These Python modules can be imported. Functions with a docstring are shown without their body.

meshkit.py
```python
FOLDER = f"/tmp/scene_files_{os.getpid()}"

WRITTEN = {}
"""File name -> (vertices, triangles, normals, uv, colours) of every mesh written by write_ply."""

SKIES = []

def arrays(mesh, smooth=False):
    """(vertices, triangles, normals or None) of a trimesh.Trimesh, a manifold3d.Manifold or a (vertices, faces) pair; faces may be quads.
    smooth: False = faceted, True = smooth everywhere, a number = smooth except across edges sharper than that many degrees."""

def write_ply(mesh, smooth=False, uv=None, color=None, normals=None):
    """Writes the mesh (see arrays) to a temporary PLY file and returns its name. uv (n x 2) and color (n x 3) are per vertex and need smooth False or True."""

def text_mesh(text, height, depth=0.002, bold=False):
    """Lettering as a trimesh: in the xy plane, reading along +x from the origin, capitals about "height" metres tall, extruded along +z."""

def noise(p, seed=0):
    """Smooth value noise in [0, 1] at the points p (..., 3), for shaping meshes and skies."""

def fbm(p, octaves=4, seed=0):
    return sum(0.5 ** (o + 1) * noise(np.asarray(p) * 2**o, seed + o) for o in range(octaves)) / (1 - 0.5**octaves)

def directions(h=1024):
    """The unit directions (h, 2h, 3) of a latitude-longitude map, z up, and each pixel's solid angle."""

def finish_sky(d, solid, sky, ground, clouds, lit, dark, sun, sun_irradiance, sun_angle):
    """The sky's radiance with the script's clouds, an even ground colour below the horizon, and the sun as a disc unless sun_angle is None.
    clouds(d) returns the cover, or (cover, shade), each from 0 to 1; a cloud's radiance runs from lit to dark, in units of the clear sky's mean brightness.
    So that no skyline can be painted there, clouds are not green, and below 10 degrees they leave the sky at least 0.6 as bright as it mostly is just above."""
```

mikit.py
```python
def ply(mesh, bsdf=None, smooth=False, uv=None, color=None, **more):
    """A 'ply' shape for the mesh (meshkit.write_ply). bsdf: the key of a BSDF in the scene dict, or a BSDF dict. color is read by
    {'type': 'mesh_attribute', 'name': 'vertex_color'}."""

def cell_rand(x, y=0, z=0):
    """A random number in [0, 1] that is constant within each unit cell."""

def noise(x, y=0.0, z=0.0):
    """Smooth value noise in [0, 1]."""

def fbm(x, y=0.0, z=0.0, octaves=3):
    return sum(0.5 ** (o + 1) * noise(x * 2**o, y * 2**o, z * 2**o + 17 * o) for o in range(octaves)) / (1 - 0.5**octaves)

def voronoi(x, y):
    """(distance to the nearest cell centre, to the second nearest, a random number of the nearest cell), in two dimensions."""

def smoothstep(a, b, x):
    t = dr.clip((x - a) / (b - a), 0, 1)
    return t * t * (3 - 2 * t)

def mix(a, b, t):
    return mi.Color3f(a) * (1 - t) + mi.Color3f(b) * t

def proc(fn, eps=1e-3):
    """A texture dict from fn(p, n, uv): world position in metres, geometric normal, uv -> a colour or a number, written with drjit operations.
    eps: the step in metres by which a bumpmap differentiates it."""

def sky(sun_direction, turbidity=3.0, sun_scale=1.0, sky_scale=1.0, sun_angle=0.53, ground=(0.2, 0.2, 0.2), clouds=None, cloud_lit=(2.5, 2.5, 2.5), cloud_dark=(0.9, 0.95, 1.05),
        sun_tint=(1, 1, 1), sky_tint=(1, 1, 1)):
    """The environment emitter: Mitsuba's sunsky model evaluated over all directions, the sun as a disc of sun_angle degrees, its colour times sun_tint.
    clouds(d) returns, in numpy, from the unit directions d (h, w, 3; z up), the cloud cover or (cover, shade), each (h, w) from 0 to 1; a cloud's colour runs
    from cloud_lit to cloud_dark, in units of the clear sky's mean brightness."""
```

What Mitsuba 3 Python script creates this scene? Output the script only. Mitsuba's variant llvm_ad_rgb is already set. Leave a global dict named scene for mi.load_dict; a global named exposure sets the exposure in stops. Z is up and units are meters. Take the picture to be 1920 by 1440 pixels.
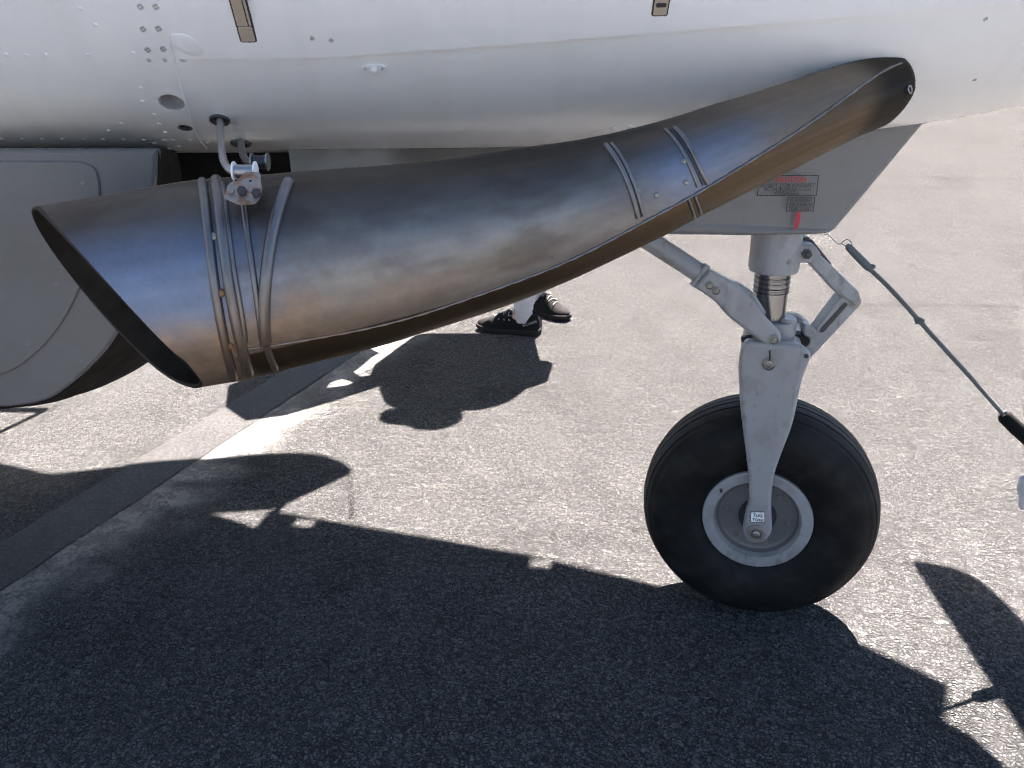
import math, numpy as np, trimesh, shapely, drjit as dr, mitsuba as mi, manifold3d as m3, mikit, meshkit
from shapely.geometry import Polygon
from mikit import proc, noise, fbm, voronoi, smoothstep, mix

rng = np.random.default_rng(7)
T = mi.ScalarTransform4f
scene, labels = {}, {}

# ---------------------------------------------------------------- camera, light, exposure
CAM_H, PITCH, FOC = 1.347, math.radians(22.0), 1700.0          # metres, tilt down, focal length in pixels of a 1920-wide frame
CP, SP = math.cos(PITCH), math.sin(PITCH)
scene['camera'] = {'type': 'perspective', 'fov': math.degrees(2 * math.atan(960 / FOC)), 'fov_axis': 'x', 'near_clip': 0.05, 'far_clip': 2000.0,
                   'to_world': T().look_at(origin=[0, 0, CAM_H], target=[0, CP, CAM_H - SP], up=[0, 0, 1])}
SUN = np.array([0.21, 0.60, 1.0])                              # towards the sun: behind the aircraft, a little to the right
SX, SY = -SUN[0], -SUN[1]                                      # shadow offset per metre of height
scene['sky_light'] = mikit.sky(SUN.tolist(), turbidity=3, sky_scale=0.16, ground=(0.22, 0.21, 0.2), sun_tint=(0.95, 1.0, 1.18), sky_tint=(1.10, 1.0, 0.90))
exposure = 5.55

# ---------------------------------------------------------------- survey helpers: a sighting in the photograph at a known distance -> a point
def ray(px, py):
    a, b = (px - 960) / FOC, (py - 720) / FOC
    return np.array([a, CP - b * SP, -SP - b * CP])
EYE = np.array([0, 0, CAM_H])
def at(px, py, Y):
    d = ray(px, py)
    return EYE + d * (Y / d[1])
def on_ground(px, py, z=0.0):
    d = ray(px, py)
    return EYE + d * ((z - CAM_H) / d[2])
def hit(mesh, px, py):
    """Where the sight line meets the mesh first, and the normal there (towards the eye)."""
    d = ray(px, py)
    t = mesh.triangles
    e1, e2 = t[:, 1] - t[:, 0], t[:, 2] - t[:, 0]
    h = np.cross(d, e2)
    a = (e1 * h).sum(1)
    a[np.abs(a) < 1e-14] = 1e-14
    s = EYE - t[:, 0]
    u = (s * h).sum(1) / a
    q = np.cross(s, e1)
    v = (q @ d) / a
    k = (e2 * q).sum(1) / a
    ok = (u >= -1e-6) & (v >= -1e-6) & (u + v <= 1 + 1e-6) & (k > 0.01)
    if not ok.any():
        return None, None
    i = np.where(ok)[0][np.argmin(k[ok])]
    n = np.cross(e1[i], e2[i])
    n /= np.linalg.norm(n)
    return EYE + d * k[i], n if n @ d < 0 else -n

def add(key, mesh, bsdf, smooth=False, uv=None, label=None, category=None, group=None, kind=None):
    if key in scene:
        i = 1
        while f'{key}_{i:03d}' in scene:
            i += 1
        key = f'{key}_{i:03d}'
    scene[key] = mikit.ply(mesh, bsdf, smooth=smooth, uv=uv)
    d = {k: v for k, v in dict(label=label, category=category, group=group, kind=kind).items() if v}
    if d:
        labels[key] = d
    return key

# ---------------------------------------------------------------- mesh helpers
def cat(*m):
    return trimesh.util.concatenate([x for x in m])
def frame_to(z, x=None):
    z = np.asarray(z, float) / np.linalg.norm(z)
    x = np.asarray(x if x is not None else ([1, 0, 0] if abs(z[0]) < 0.9 else [0, 0, 1]), float)
    x = x - z * (x @ z)
    x /= np.linalg.norm(x)
    return np.stack([x, np.cross(z, x), z], 1)
def place(mesh, o, z, x=None):
    m = mesh.copy()
    M = np.eye(4)
    M[:3, :3] = frame_to(z, x)
    M[:3, 3] = o
    m.apply_transform(M)
    return m
def tube(pts, r, sides=14, caps=True):
    p = np.asarray(pts, float)
    r = np.broadcast_to(np.asarray(r, float), (len(p),))
    t = np.gradient(p, axis=0)
    t /= np.linalg.norm(t, axis=1, keepdims=True) + 1e-12
    a = np.cross(t[0], [0.31, 0.2, 0.93])
    A = []
    for k in range(len(p)):
        a = a - t[k] * (a @ t[k])
        a /= np.linalg.norm(a)
        A.append(a)
    A = np.array(A)
    B = np.cross(t, A)
    th = np.arange(sides) * 2 * np.pi / sides
    v = (p[:, None] + r[:, None, None] * (np.cos(th)[None, :, None] * A[:, None] + np.sin(th)[None, :, None] * B[:, None])).reshape(-1, 3)
    f = []
    for i in range(len(p) - 1):
        for j in range(sides):
            a_, b_ = i * sides + j, i * sides + (j + 1) % sides
            f += [[a_, b_, b_ + sides], [a_, b_ + sides, a_ + sides]]
    if caps:
        n = len(v)
        v = np.vstack([v, p[:1], p[-1:]])
        e = (len(p) - 1) * sides
        for j in range(sides):
            f += [[n, (j + 1) % sides, j], [n + 1, e + j, e + (j + 1) % sides]]
    return trimesh.Trimesh(v, f, process=False)
def spline(pts, n=60):
    from scipy.interpolate import CubicSpline
    p = np.asarray(pts, float)
    s = np.r_[0, np.cumsum(np.linalg.norm(np.diff(p, axis=0), axis=1))]
    return CubicSpline(s, p)(np.linspace(0, s[-1], n))
def rods(*segs, sides=14):
    return cat(*[tube([a, b], r, sides) for a, b, r in segs])
def lathe(profile, o, axis, n=64):
    """profile: (radius, height along axis)."""
    p = np.asarray(profile, float)
    th = np.arange(n) * 2 * np.pi / n
    v = np.stack([p[:, None, 0] * np.cos(th), p[:, None, 0] * np.sin(th), np.broadcast_to(p[:, None, 1], (len(p), n))], -1).reshape(-1, 3)
    f = []
    for i in range(len(p) - 1):
        for j in range(n):
            a, b = i * n + j, i * n + (j + 1) % n
            f += [[a, b, b + n], [a, b + n, a + n]]
    m = trimesh.Trimesh(v, f, process=True)
    m.update_faces(m.nondegenerate_faces())
    return place(m, o, axis)
def rounded(poly, r, n=5):
    """2-D outline with its corners rounded; r: one radius or one per corner."""
    P = np.asarray(poly, float)
    R = np.broadcast_to(r, (len(P),))
    out = []
    for i in range(len(P)):
        a, b, c = P[i - 1], P[i], P[(i + 1) % len(P)]
        la, lc = np.linalg.norm(a - b), np.linalg.norm(c - b)
        d = min(R[i], 0.45 * la, 0.45 * lc)
        p0, p1 = b + (a - b) / la * d, b + (c - b) / lc * d
        for t in np.linspace(0, 1, n):
            out.append((1 - t) ** 2 * p0 + 2 * t * (1 - t) * b + t * t * p1)
    return np.array(out)
def slab2d(outline, t, bevel=0.003, holes=()):
    """A plate in the xy plane, front face at z=0 (facing +z), back at z=-t, with a rounded rim."""
    P = np.asarray(outline, float)
    if np.sum(P[:, 0] * np.roll(P[:, 1], -1) - np.roll(P[:, 0], -1) * P[:, 1]) < 0:
        P = P[::-1]
    keep = np.linalg.norm(P - np.roll(P, 1, 0), axis=1) > 1e-5
    P = P[keep]
    e = np.roll(P, -1, 0) - P
    n = np.stack([e[:, 1], -e[:, 0]], 1)
    n /= np.linalg.norm(n, axis=1, keepdims=True) + 1e-12
    vn = n + np.roll(n, 1, 0)
    vn /= np.maximum((vn * n).sum(1, keepdims=True), 0.35)
    rings = []
    b = min(bevel, t * 0.49)
    for q in (0, 0.33, 0.66, 1):
        a = q * np.pi / 2
        rings.append((P - vn * b * (1 - math.sin(a)), -b * (1 - math.cos(a))))
    for q in (1, 0.5, 0):
        a = q * np.pi / 2
        rings.append((P - vn * b * (1 - math.sin(a)), -t + b * (1 - math.cos(a))))
    N = len(P)
    v = np.vstack([np.c_[r, np.full(N, z)] for r, z in rings])
    f = []
    for i in range(len(rings) - 1):
        for j in range(N):
            a_, b_ = i * N + j, i * N + (j + 1) % N
            f += [[a_, b_ + N, b_], [a_, a_ + N, b_ + N]]
    parts = [trimesh.Trimesh(v, f, process=False)]
    for r, z, up in ((rings[0][0], 0.0, True), (rings[-1][0], -t, False)):
        tv, tf = trimesh.creation.triangulate_polygon(Polygon(r), engine='earcut')
        tv, tf = np.asarray(tv), np.asarray(tf)
        c = np.cross(tv[tf[:, 1]] - tv[tf[:, 0]], tv[tf[:, 2]] - tv[tf[:, 0]])
        tf = np.where(((c > 0) == up)[:, None], tf, tf[:, ::-1])
        parts.append(trimesh.Trimesh(np.c_[tv, np.full(len(tv), z)], tf, process=False))
    m = cat(*parts)
    m.merge_vertices(digits_vertex=6)
    return m
class Plane:
    """An upright plane through (x, y), turned by 'yaw' degrees: yaw 0 faces the camera side (-y)."""
    def __init__(s, x, y, yaw=0.0):
        a = math.radians(yaw)
        s.o = np.array([x, y, 0.0])
        s.u = np.array([math.cos(a), -math.sin(a), 0])          # to the right as seen
        s.w = np.array([-math.sin(a), -math.cos(a), 0])         # towards the viewer
    def uv(s, px, py):
        d = ray(px, py)
        k = ((s.o - EYE) @ s.w) / (d @ s.w)
        p = EYE + d * k - s.o
        return np.array([p @ s.u, p[2]])
    def pt(s, px, py, lift=0.0):
        q = s.uv(px, py)
        return s.o + s.u * q[0] + np.array([0, 0, q[1]]) + s.w * lift
    def outline(s, pts):
        return np.array([s.uv(*p) for p in pts])
    def put(s, m, lift=0.0):
        m = m.copy()
        M = np.eye(4)
        M[:3, 0], M[:3, 1], M[:3, 2] = s.u, [0, 0, 1], s.w
        M[:3, 3] = s.o + s.w * lift
        m.apply_transform(M)
        return m
    def slab(s, pts, t, bevel=0.003, r=0.004, lift=0.0, n=5):
        return s.put(slab2d(rounded(s.outline(pts), r, n), t, bevel), lift)
def dome(r, h, n=14):
    return lathe([(r, 0), (r, h * 0.35), (r * 0.85, h * 0.75), (r * 0.5, h * 0.97), (1e-5, h)], [0, 0, 0], [0, 0, 1], n)
def hexhead(r, h):
    m = trimesh.creation.cylinder(r, h, sections=6)
    m.apply_translation([0, 0, h / 2])
    return cat(m, dome(r * 0.72, h * 1.35, 12))
def screwhead(r):
    m = m3.Manifold.cylinder(r * 0.45, r, r * 0.8, 18)
    for a in (25, 115):
        m = m - m3.Manifold.cube([2 * r * 0.85, r * 0.3, r], True).rotate([0, 0, a]).translate([0, 0, r * 0.55])
    q = m.to_mesh()
    return trimesh.Trimesh(q.vert_properties[:, :3], q.tri_verts, process=False)
def tomesh(m):
    q = m.to_mesh()
    return trimesh.Trimesh(np.array(q.vert_properties[:, :3]), np.array(q.tri_verts), process=False)
def tomani(m):
    m = m.copy()
    m.merge_vertices()
    return m3.Manifold(m3.Mesh(np.asarray(m.vertices, np.float32), np.asarray(m.faces, np.uint32)))
def lettering(text, height, o, u, v, bold=False, center=True, depth=0.0006, stretch=1.0):
    m = meshkit.text_mesh(text, height, depth, bold=bold)
    if center:
        m.apply_translation([-m.bounds[:, 0].mean(), 0, 0])
    m.vertices[:, 0] *= stretch
    M = np.eye(4)
    M[:3, 0], M[:3, 1], M[:3, 2] = u, v, np.cross(u, v)
    M[:3, 3] = o
    m.apply_transform(M)
    return m

# ---------------------------------------------------------------- materials
def bsdf(key, **k):
    scene[key] = {'type': 'twosided', 'bsdf': {'type': 'principled', **k}}
def rgb(*c):
    return {'type': 'rgb', 'value': list(c)}
STRIP_A, STRIP_D = np.array([-1.028, 2.677]), np.array([0.36, 1.0]) / math.hypot(0.36, 1.0)

def stones(p):
    wx = p.x + 0.010 * noise(p.x * 70, p.y * 70, 1.0) + 0.004 * noise(p.x * 190, p.y * 190, 4.0)
    wy = p.y + 0.010 * noise(p.x * 70, p.y * 70, 9.0) + 0.004 * noise(p.x * 190, p.y * 190, 7.0)
    return voronoi(wx * 116, wy * 116)
def asphalt_colour(p, n, uv):
    d1, d2, c = stones(p)
    e1, e2, c2 = voronoi(p.x * 235 + 31, p.y * 235)
    b1, b2, c3 = voronoi(p.x * 61 + 0.5 * noise(p.x * 90, p.y * 90), p.y * 61 + 9)
    big = fbm(p.x * 0.9 + 7, p.y * 0.9, 0.0, 4)
    mid = fbm(p.x * 8, p.y * 8 + 3, 1.0, 4)
    stone = mix([0.050, 0.050, 0.051], [0.172, 0.169, 0.168], c)
    stone = mix(stone, [0.21, 0.19, 0.165], smoothstep(0.90, 0.94, c2) * 0.6)
    gap = smoothstep(0.0, 0.32, d2 - d1)
    col = mix([0.022, 0.022, 0.022], stone, gap * 0.9 + 0.1)
    rock = smoothstep(0.80, 0.84, c3) * smoothstep(0.42, 0.30, b1)
    col = mix(col, mix([0.06, 0.06, 0.06], [0.19, 0.183, 0.172], noise(p.x * 61, p.y * 61, 5.0)), rock * 0.75)
    col = col * (0.72 + 0.52 * c2) * (0.82 + 0.36 * mid)
    tone = 0.90 + 0.20 * big
    stain = smoothstep(0.62, 0.76, fbm(p.x * 2.3, p.y * 2.3 + 40, 2.0, 4)) * 0.16
    x1 = p.y - (4.45 - 0.10 * (p.x - 1.5) + 0.10 * (noise(p.x * 2.2, 0.5, 3.0) - 0.5) + 0.03 * noise(p.x * 14, 2.5, 3.0))
    x2 = p.y - (8.3 - 0.22 * (p.x - 4.0) + 0.3 * (noise(p.x * 1.1, 7.5, 3.0) - 0.5) + 0.05 * noise(p.x * 9, 4.5, 3.0))
    line = smoothstep(0.045, 0.008, dr.abs(x1)) * smoothstep(1.2, 1.5, p.x) * 0.25 + smoothstep(0.09, 0.02, dr.abs(x2)) * 0.22
    spot = smoothstep(0.90, 0.93, noise(p.x * 17, p.y * 17, 21.0)) * 0.22
    return col * tone * (1 - stain) * (1 - line) * (1 - spot) * mi.Color3f(0.752, 0.78, 0.805)
def asphalt_height(p, n, uv):
    d1, d2, c = stones(p)
    return smoothstep(0.0, 0.45, d2 - d1) * (0.4 + 0.6 * c) + 0.25 * noise(p.x * 230, p.y * 230) + 1.0 * noise(p.x * 33, p.y * 33)
scene['asphalt'] = {'type': 'twosided', 'bsdf': {'type': 'bumpmap', 'arbitrary': proc(asphalt_height, 1.2e-3), 'scale': 0.0075,
                    'bsdf': {'type': 'principled', 'base_color': proc(asphalt_colour), 'roughness': 0.8, 'specular': 0.12}}}
def tar_colour(p, n, uv):
    c = noise(p.x * 190, p.y * 190)
    return mix([0.013, 0.013, 0.0134], [0.041, 0.041, 0.0435], c * c) * (0.7 + 0.6 * fbm(p.x * 6, p.y * 6, 0.0, 3))
def tar_height(p, n, uv):
    return noise(p.x * 300, p.y * 300) + 0.6 * noise(p.x * 120, p.y * 120)
scene['tar'] = {'type': 'twosided', 'bsdf': {'type': 'bumpmap', 'arbitrary': proc(tar_height, 8e-4), 'scale': 0.0012,
                'bsdf': {'type': 'principled', 'base_color': proc(tar_colour), 'roughness': 0.6, 'specular': 0.2}}}
def worn_fade(p):
    across = (p.x + 1.028) * 0.941 - (p.y - 2.677) * 0.339
    d1, d2, c = stones(p)
    t = across / 0.25 + 0.9 * (fbm(p.x * 12, p.y * 12, 6.0, 3) - 0.5)
    return dr.clip(smoothstep(0.0, 0.9, t) * 0.75 + smoothstep(0.1, 0.8, t - 0.45 + 0.7 * (c - 0.5)), 0, 1)
def worn_colour(p, n, uv):
    wx, wy = p.x + 0.05 * noise(p.x * 9, p.y * 9), p.y + 0.05 * noise(p.x * 9 + 50, p.y * 9)
    a1, a2, r = voronoi(wx * 17, wy * 17)
    crack = 1 - smoothstep(0.015, 0.07, a2 - a1)
    g = noise(p.x * 160, p.y * 160)
    wear = smoothstep(0.35, 0.62, fbm(p.x * 26, p.y * 26, 3.0, 3) * 0.6 + g * 0.4)
    col = mix([0.19, 0.187, 0.18], [0.105, 0.104, 0.10], wear)
    col = mix(col, [0.045, 0.043, 0.04], crack * 0.45)
    fade = worn_fade(p)
    return mix(col, asphalt_colour(p, n, uv), fade)
def worn_height(p, n, uv):
    wx, wy = p.x + 0.05 * noise(p.x * 9, p.y * 9), p.y + 0.05 * noise(p.x * 9 + 50, p.y * 9)
    a1, a2, r = voronoi(wx * 17, wy * 17)
    f = worn_fade(p)
    return (smoothstep(0.0, 0.09, a2 - a1) + 0.35 * noise(p.x * 150, p.y * 150)) * (1 - f) * 0.3 + asphalt_height(p, n, uv) * (0.25 + 0.75 * f)
scene['worn_paint'] = {'type': 'twosided', 'bsdf': {'type': 'bumpmap', 'arbitrary': proc(worn_height, 1.2e-3), 'scale': 0.0075,
                       'bsdf': {'type': 'principled', 'base_color': proc(worn_colour), 'roughness': 0.8, 'specular': 0.12}}}
def paint_colour(p, n, uv):
    g = fbm(p.x * 3.1, p.y * 3.1, p.z * 5.0, 4)
    streak = fbm(p.x * 26, p.y * 4, p.z * 3.0, 3)
    soot = smoothstep(0.25, -0.75, p.x) * smoothstep(1.24, 1.13, p.z) * (0.3 + 0.4 * streak)
    grime = smoothstep(0.5, 0.72, g) * 0.10 + smoothstep(0.55, 0.75, streak) * 0.07
    return mix(mix([0.79, 0.80, 0.815], [0.55, 0.54, 0.50], grime), [0.30, 0.27, 0.22], soot)
def paint_wave(p, n, uv):
    return noise(p.x * 3.0, p.y * 3.0, p.z * 7.0) + 0.25 * noise(p.x * 11, p.y * 11, p.z * 14)
scene['white_paint'] = {'type': 'twosided', 'bsdf': {'type': 'bumpmap', 'arbitrary': proc(paint_wave, 2e-3), 'scale': 0.0018,
                        'bsdf': {'type': 'principled', 'base_color': proc(paint_colour), 'roughness': 0.24, 'specular': 0.5, 'clearcoat': 0.35, 'clearcoat_gloss': 0.95}}}
def gear_colour(p, n, uv):
    g = fbm(p.x * 14, p.y * 14, p.z * 9.0, 4)
    f = noise(p.x * 90, p.y * 90, p.z * 60)
    grime = smoothstep(0.48, 0.72, g * 0.75 + f * 0.25)
    return mix([0.18, 0.182, 0.188], [0.115, 0.11, 0.105], grime * 0.3)
bsdf('gear_paint', base_color=proc(gear_colour), roughness=0.42, specular=0.5)
def leg_colour(p, n, uv):
    g = fbm(p.x * 20, p.y * 20, p.z * 10.0, 4)
    f = fbm(p.x * 120, p.y * 120, p.z * 70.0, 3)
    run = fbm(p.x * 60, p.y * 60, p.z * 6.0, 3)
    col = mix([0.31, 0.313, 0.325], [0.22, 0.215, 0.21], smoothstep(0.45, 0.75, g) * 0.5)
    col = mix(col, [0.13, 0.115, 0.10], smoothstep(0.58, 0.74, run * 0.7 + f * 0.3) * 0.55)
    return mix(col, [0.09, 0.08, 0.07], smoothstep(0.56, 0.70, fbm(p.x * 34, p.y * 34, p.z * 26.0, 4)) * 0.2)
bsdf('leg_paint', base_color=proc(leg_colour), roughness=0.4, specular=0.5)
def pod_colour(p, n, uv):
    g = fbm(p.x * 5, p.y * 5, p.z * 9.0, 4)
    return mix([0.145, 0.143, 0.147], [0.11, 0.105, 0.10], smoothstep(0.42, 0.75, g) * 0.5)
bsdf('pod_paint', base_color=proc(pod_colour), roughness=0.38, specular=0.5)
def belly_colour(p, n, uv):
    return mix([0.30, 0.29, 0.27], [0.12, 0.11, 0.10], smoothstep(0.35, 0.7, fbm(p.x * 8, p.y * 8, p.z * 14.0, 3)))
bsdf('belly_paint', base_color=proc(belly_colour), roughness=0.5)
def seam_angle(u):
    """Where the lower weld runs round the pipe (v: turns from the top through the near side), u metres along the pipe."""
    return 0.342 - 0.412 * dr.power(dr.maximum(u - 0.62, 1e-5), 1.93)
def metal_colour(p, n, uv):
    u, v = uv.x, uv.y
    c = fbm(u * 5.5, v * 9.0, 0.3, 4)
    grain = noise(u * 330, v * 240, 5.0)
    fine = fbm(u * 60, v * 46, 2.0, 3)
    streak = fbm(u * 2.5, v * 60, 7.0, 3)
    blot = fbm(u * 13 + 3.0 * noise(u * 5, v * 7, 2.0), v * 20 + 11, 4.0, 4)
    col = mix([0.34, 0.325, 0.31], [0.205, 0.192, 0.19], smoothstep(0.38, 0.66, c))
    col = mix(col, [0.18, 0.155, 0.175], smoothstep(0.45, 0.75, blot) * 0.4)
    col = mix(col, [0.12, 0.10, 0.085], smoothstep(0.52, 0.72, fbm(u * 7 + 20, v * 11, 8.0, 4)) * 0.55)
    blue = smoothstep(0.22, 0.05, dr.abs(u - 0.24) + 0.10 * (blot - 0.5)) + 0.9 * smoothstep(0.13, 0.04, dr.abs(u - 0.97)) + 0.55 * smoothstep(0.18, 0.05, dr.abs(u - 0.05))
    col = mix(col, [0.25, 0.31, 0.45], dr.clip(blue, 0, 1) * smoothstep(0.08, 0.16, v) * smoothstep(0.36, 0.27, v) * (0.75 + 0.4 * c))
    col = mix(col, [0.07, 0.060, 0.05], smoothstep(0.24, 0.07, v + 0.05 * (c - 0.5)) * (0.6 + 0.3 * smoothstep(0.25, 0.45, u)))  # dark reflection on the pipe's upper side, painted into the colour
    col = mix(col, [0.02, 0.02, 0.02], smoothstep(0.10, 0.03, v + 0.02 * (c - 0.5)) * smoothstep(0.5, 0.75, u) * 0.9)  # its near-black top edge, also a painted reflection
    col = mix(col, [0.56, 0.41, 0.29], smoothstep(0.24, 0.325, v + 0.05 * (blot - 0.5)) * smoothstep(0.8, 0.3, u) * (0.5 + 0.6 * fine))
    col = mix(col, [0.28, 0.23, 0.185], smoothstep(0.8, 1.15, u) * (0.35 + 0.5 * c))
    col = mix(col, [0.24, 0.19, 0.145], smoothstep(1.0, 1.15, u) * 0.8)
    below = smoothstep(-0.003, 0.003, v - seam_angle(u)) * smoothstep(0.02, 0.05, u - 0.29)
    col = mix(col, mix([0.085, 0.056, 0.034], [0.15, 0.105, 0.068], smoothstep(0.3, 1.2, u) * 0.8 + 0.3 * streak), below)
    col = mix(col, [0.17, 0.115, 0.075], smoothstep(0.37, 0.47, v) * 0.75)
    scorch = smoothstep(1.245, 1.315, u + 0.03 * (c - 0.5) + 0.05 * smoothstep(0.2, 0.45, v))
    return mix(col * (0.90 + 0.08 * grain + 0.12 * fine) * (0.78 + 0.2 * streak), [0.02, 0.018, 0.016], scorch * 0.92)
def metal_rough(p, n, uv):
    return 0.44 + 0.18 * fbm(uv.x * 9, uv.y * 22, 1.0, 3) + 0.05 * noise(uv.x * 300, uv.y * 260)
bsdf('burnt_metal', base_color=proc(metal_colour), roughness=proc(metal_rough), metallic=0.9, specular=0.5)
def band_colour(p, n, uv):
    g = fbm(p.x * 40, p.y * 40, p.z * 22.0, 3)
    low = smoothstep(1.06, 0.93, p.z)
    return mix(mix([0.27, 0.27, 0.285], [0.15, 0.14, 0.14], g), [0.33, 0.22, 0.13], low * (0.35 + 0.5 * g))
bsdf('band_metal', base_color=proc(band_colour), roughness=0.45, metallic=0.9)
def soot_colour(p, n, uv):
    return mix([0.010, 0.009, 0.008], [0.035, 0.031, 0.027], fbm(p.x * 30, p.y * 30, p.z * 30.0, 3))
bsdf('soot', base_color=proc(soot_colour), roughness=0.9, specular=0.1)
def rubber_colour(p, n, uv):
    return mix([0.008, 0.008, 0.009], [0.018, 0.0175, 0.017], smoothstep(0.35, 0.8, fbm(p.x * 25, p.y * 25, p.z * 25.0, 3)))
bsdf('rubber', base_color=proc(rubber_colour), roughness=0.6, specular=0.2)
def rust_colour(p, n, uv):
    g = fbm(p.x * 70, p.y * 70, p.z * 70.0, 3)
    return mix([0.33, 0.29, 0.27], [0.25, 0.13, 0.07], smoothstep(0.34, 0.6, g))
bsdf('rusty_steel', base_color=proc(rust_colour), roughness=0.5, metallic=0.45)
bsdf('chrome', base_color=rgb(0.27, 0.27, 0.275), roughness=0.2, metallic=1.0)
bsdf('steel', base_color=rgb(0.36, 0.36, 0.37), roughness=0.35, metallic=0.9)
bsdf('bolt_metal', base_color=rgb(0.30, 0.29, 0.27), roughness=0.45, metallic=0.7)
bsdf('dark_metal', base_color=rgb(0.035, 0.035, 0.04), roughness=0.4, specular=0.5)
bsdf('latch_metal', base_color=rgb(0.50, 0.43, 0.34), roughness=0.3, metallic=0.3)
bsdf('black_ink', base_color=rgb(0.02, 0.02, 0.022), roughness=0.6)
bsdf('red_ink', base_color=rgb(0.48, 0.03, 0.05), roughness=0.5)
bsdf('placard_white', base_color=rgb(0.85, 0.86, 0.88), roughness=0.45)
def rope_colour(p, n, uv):
    return mix([0.06, 0.075, 0.085], [0.13, 0.15, 0.155], noise(p.x * 260 + p.z * 420, p.y * 200, p.z * 260))
bsdf('rope', base_color=proc(rope_colour), roughness=0.85)
bsdf('grey_sleeve', base_color=rgb(0.09, 0.11, 0.12), roughness=0.6)
bsdf('blade_paint', base_color=rgb(0.42, 0.42, 0.46), roughness=0.4)
bsdf('shoe_black', base_color=rgb(0.007, 0.0072, 0.008), roughness=0.85, specular=0.12)
bsdf('sole_grey', base_color=rgb(0.014, 0.014, 0.014), roughness=0.8, specular=0.12)
bsdf('lace_white', base_color=rgb(0.15, 0.15, 0.155), roughness=0.8)
def knit(p, n, uv):
    return mix([0.32, 0.325, 0.35], [0.46, 0.46, 0.48], noise(p.x * 200, p.y * 200, p.z * 420))
bsdf('sock_white', base_color=proc(knit), roughness=0.9)
bsdf('skin', base_color=rgb(0.48, 0.31, 0.23), roughness=0.5)
bsdf('cloth_blue', base_color=rgb(0.07, 0.09, 0.14), roughness=0.9)
bsdf('cloth_tan', base_color=rgb(0.28, 0.24, 0.18), roughness=0.9)

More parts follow.
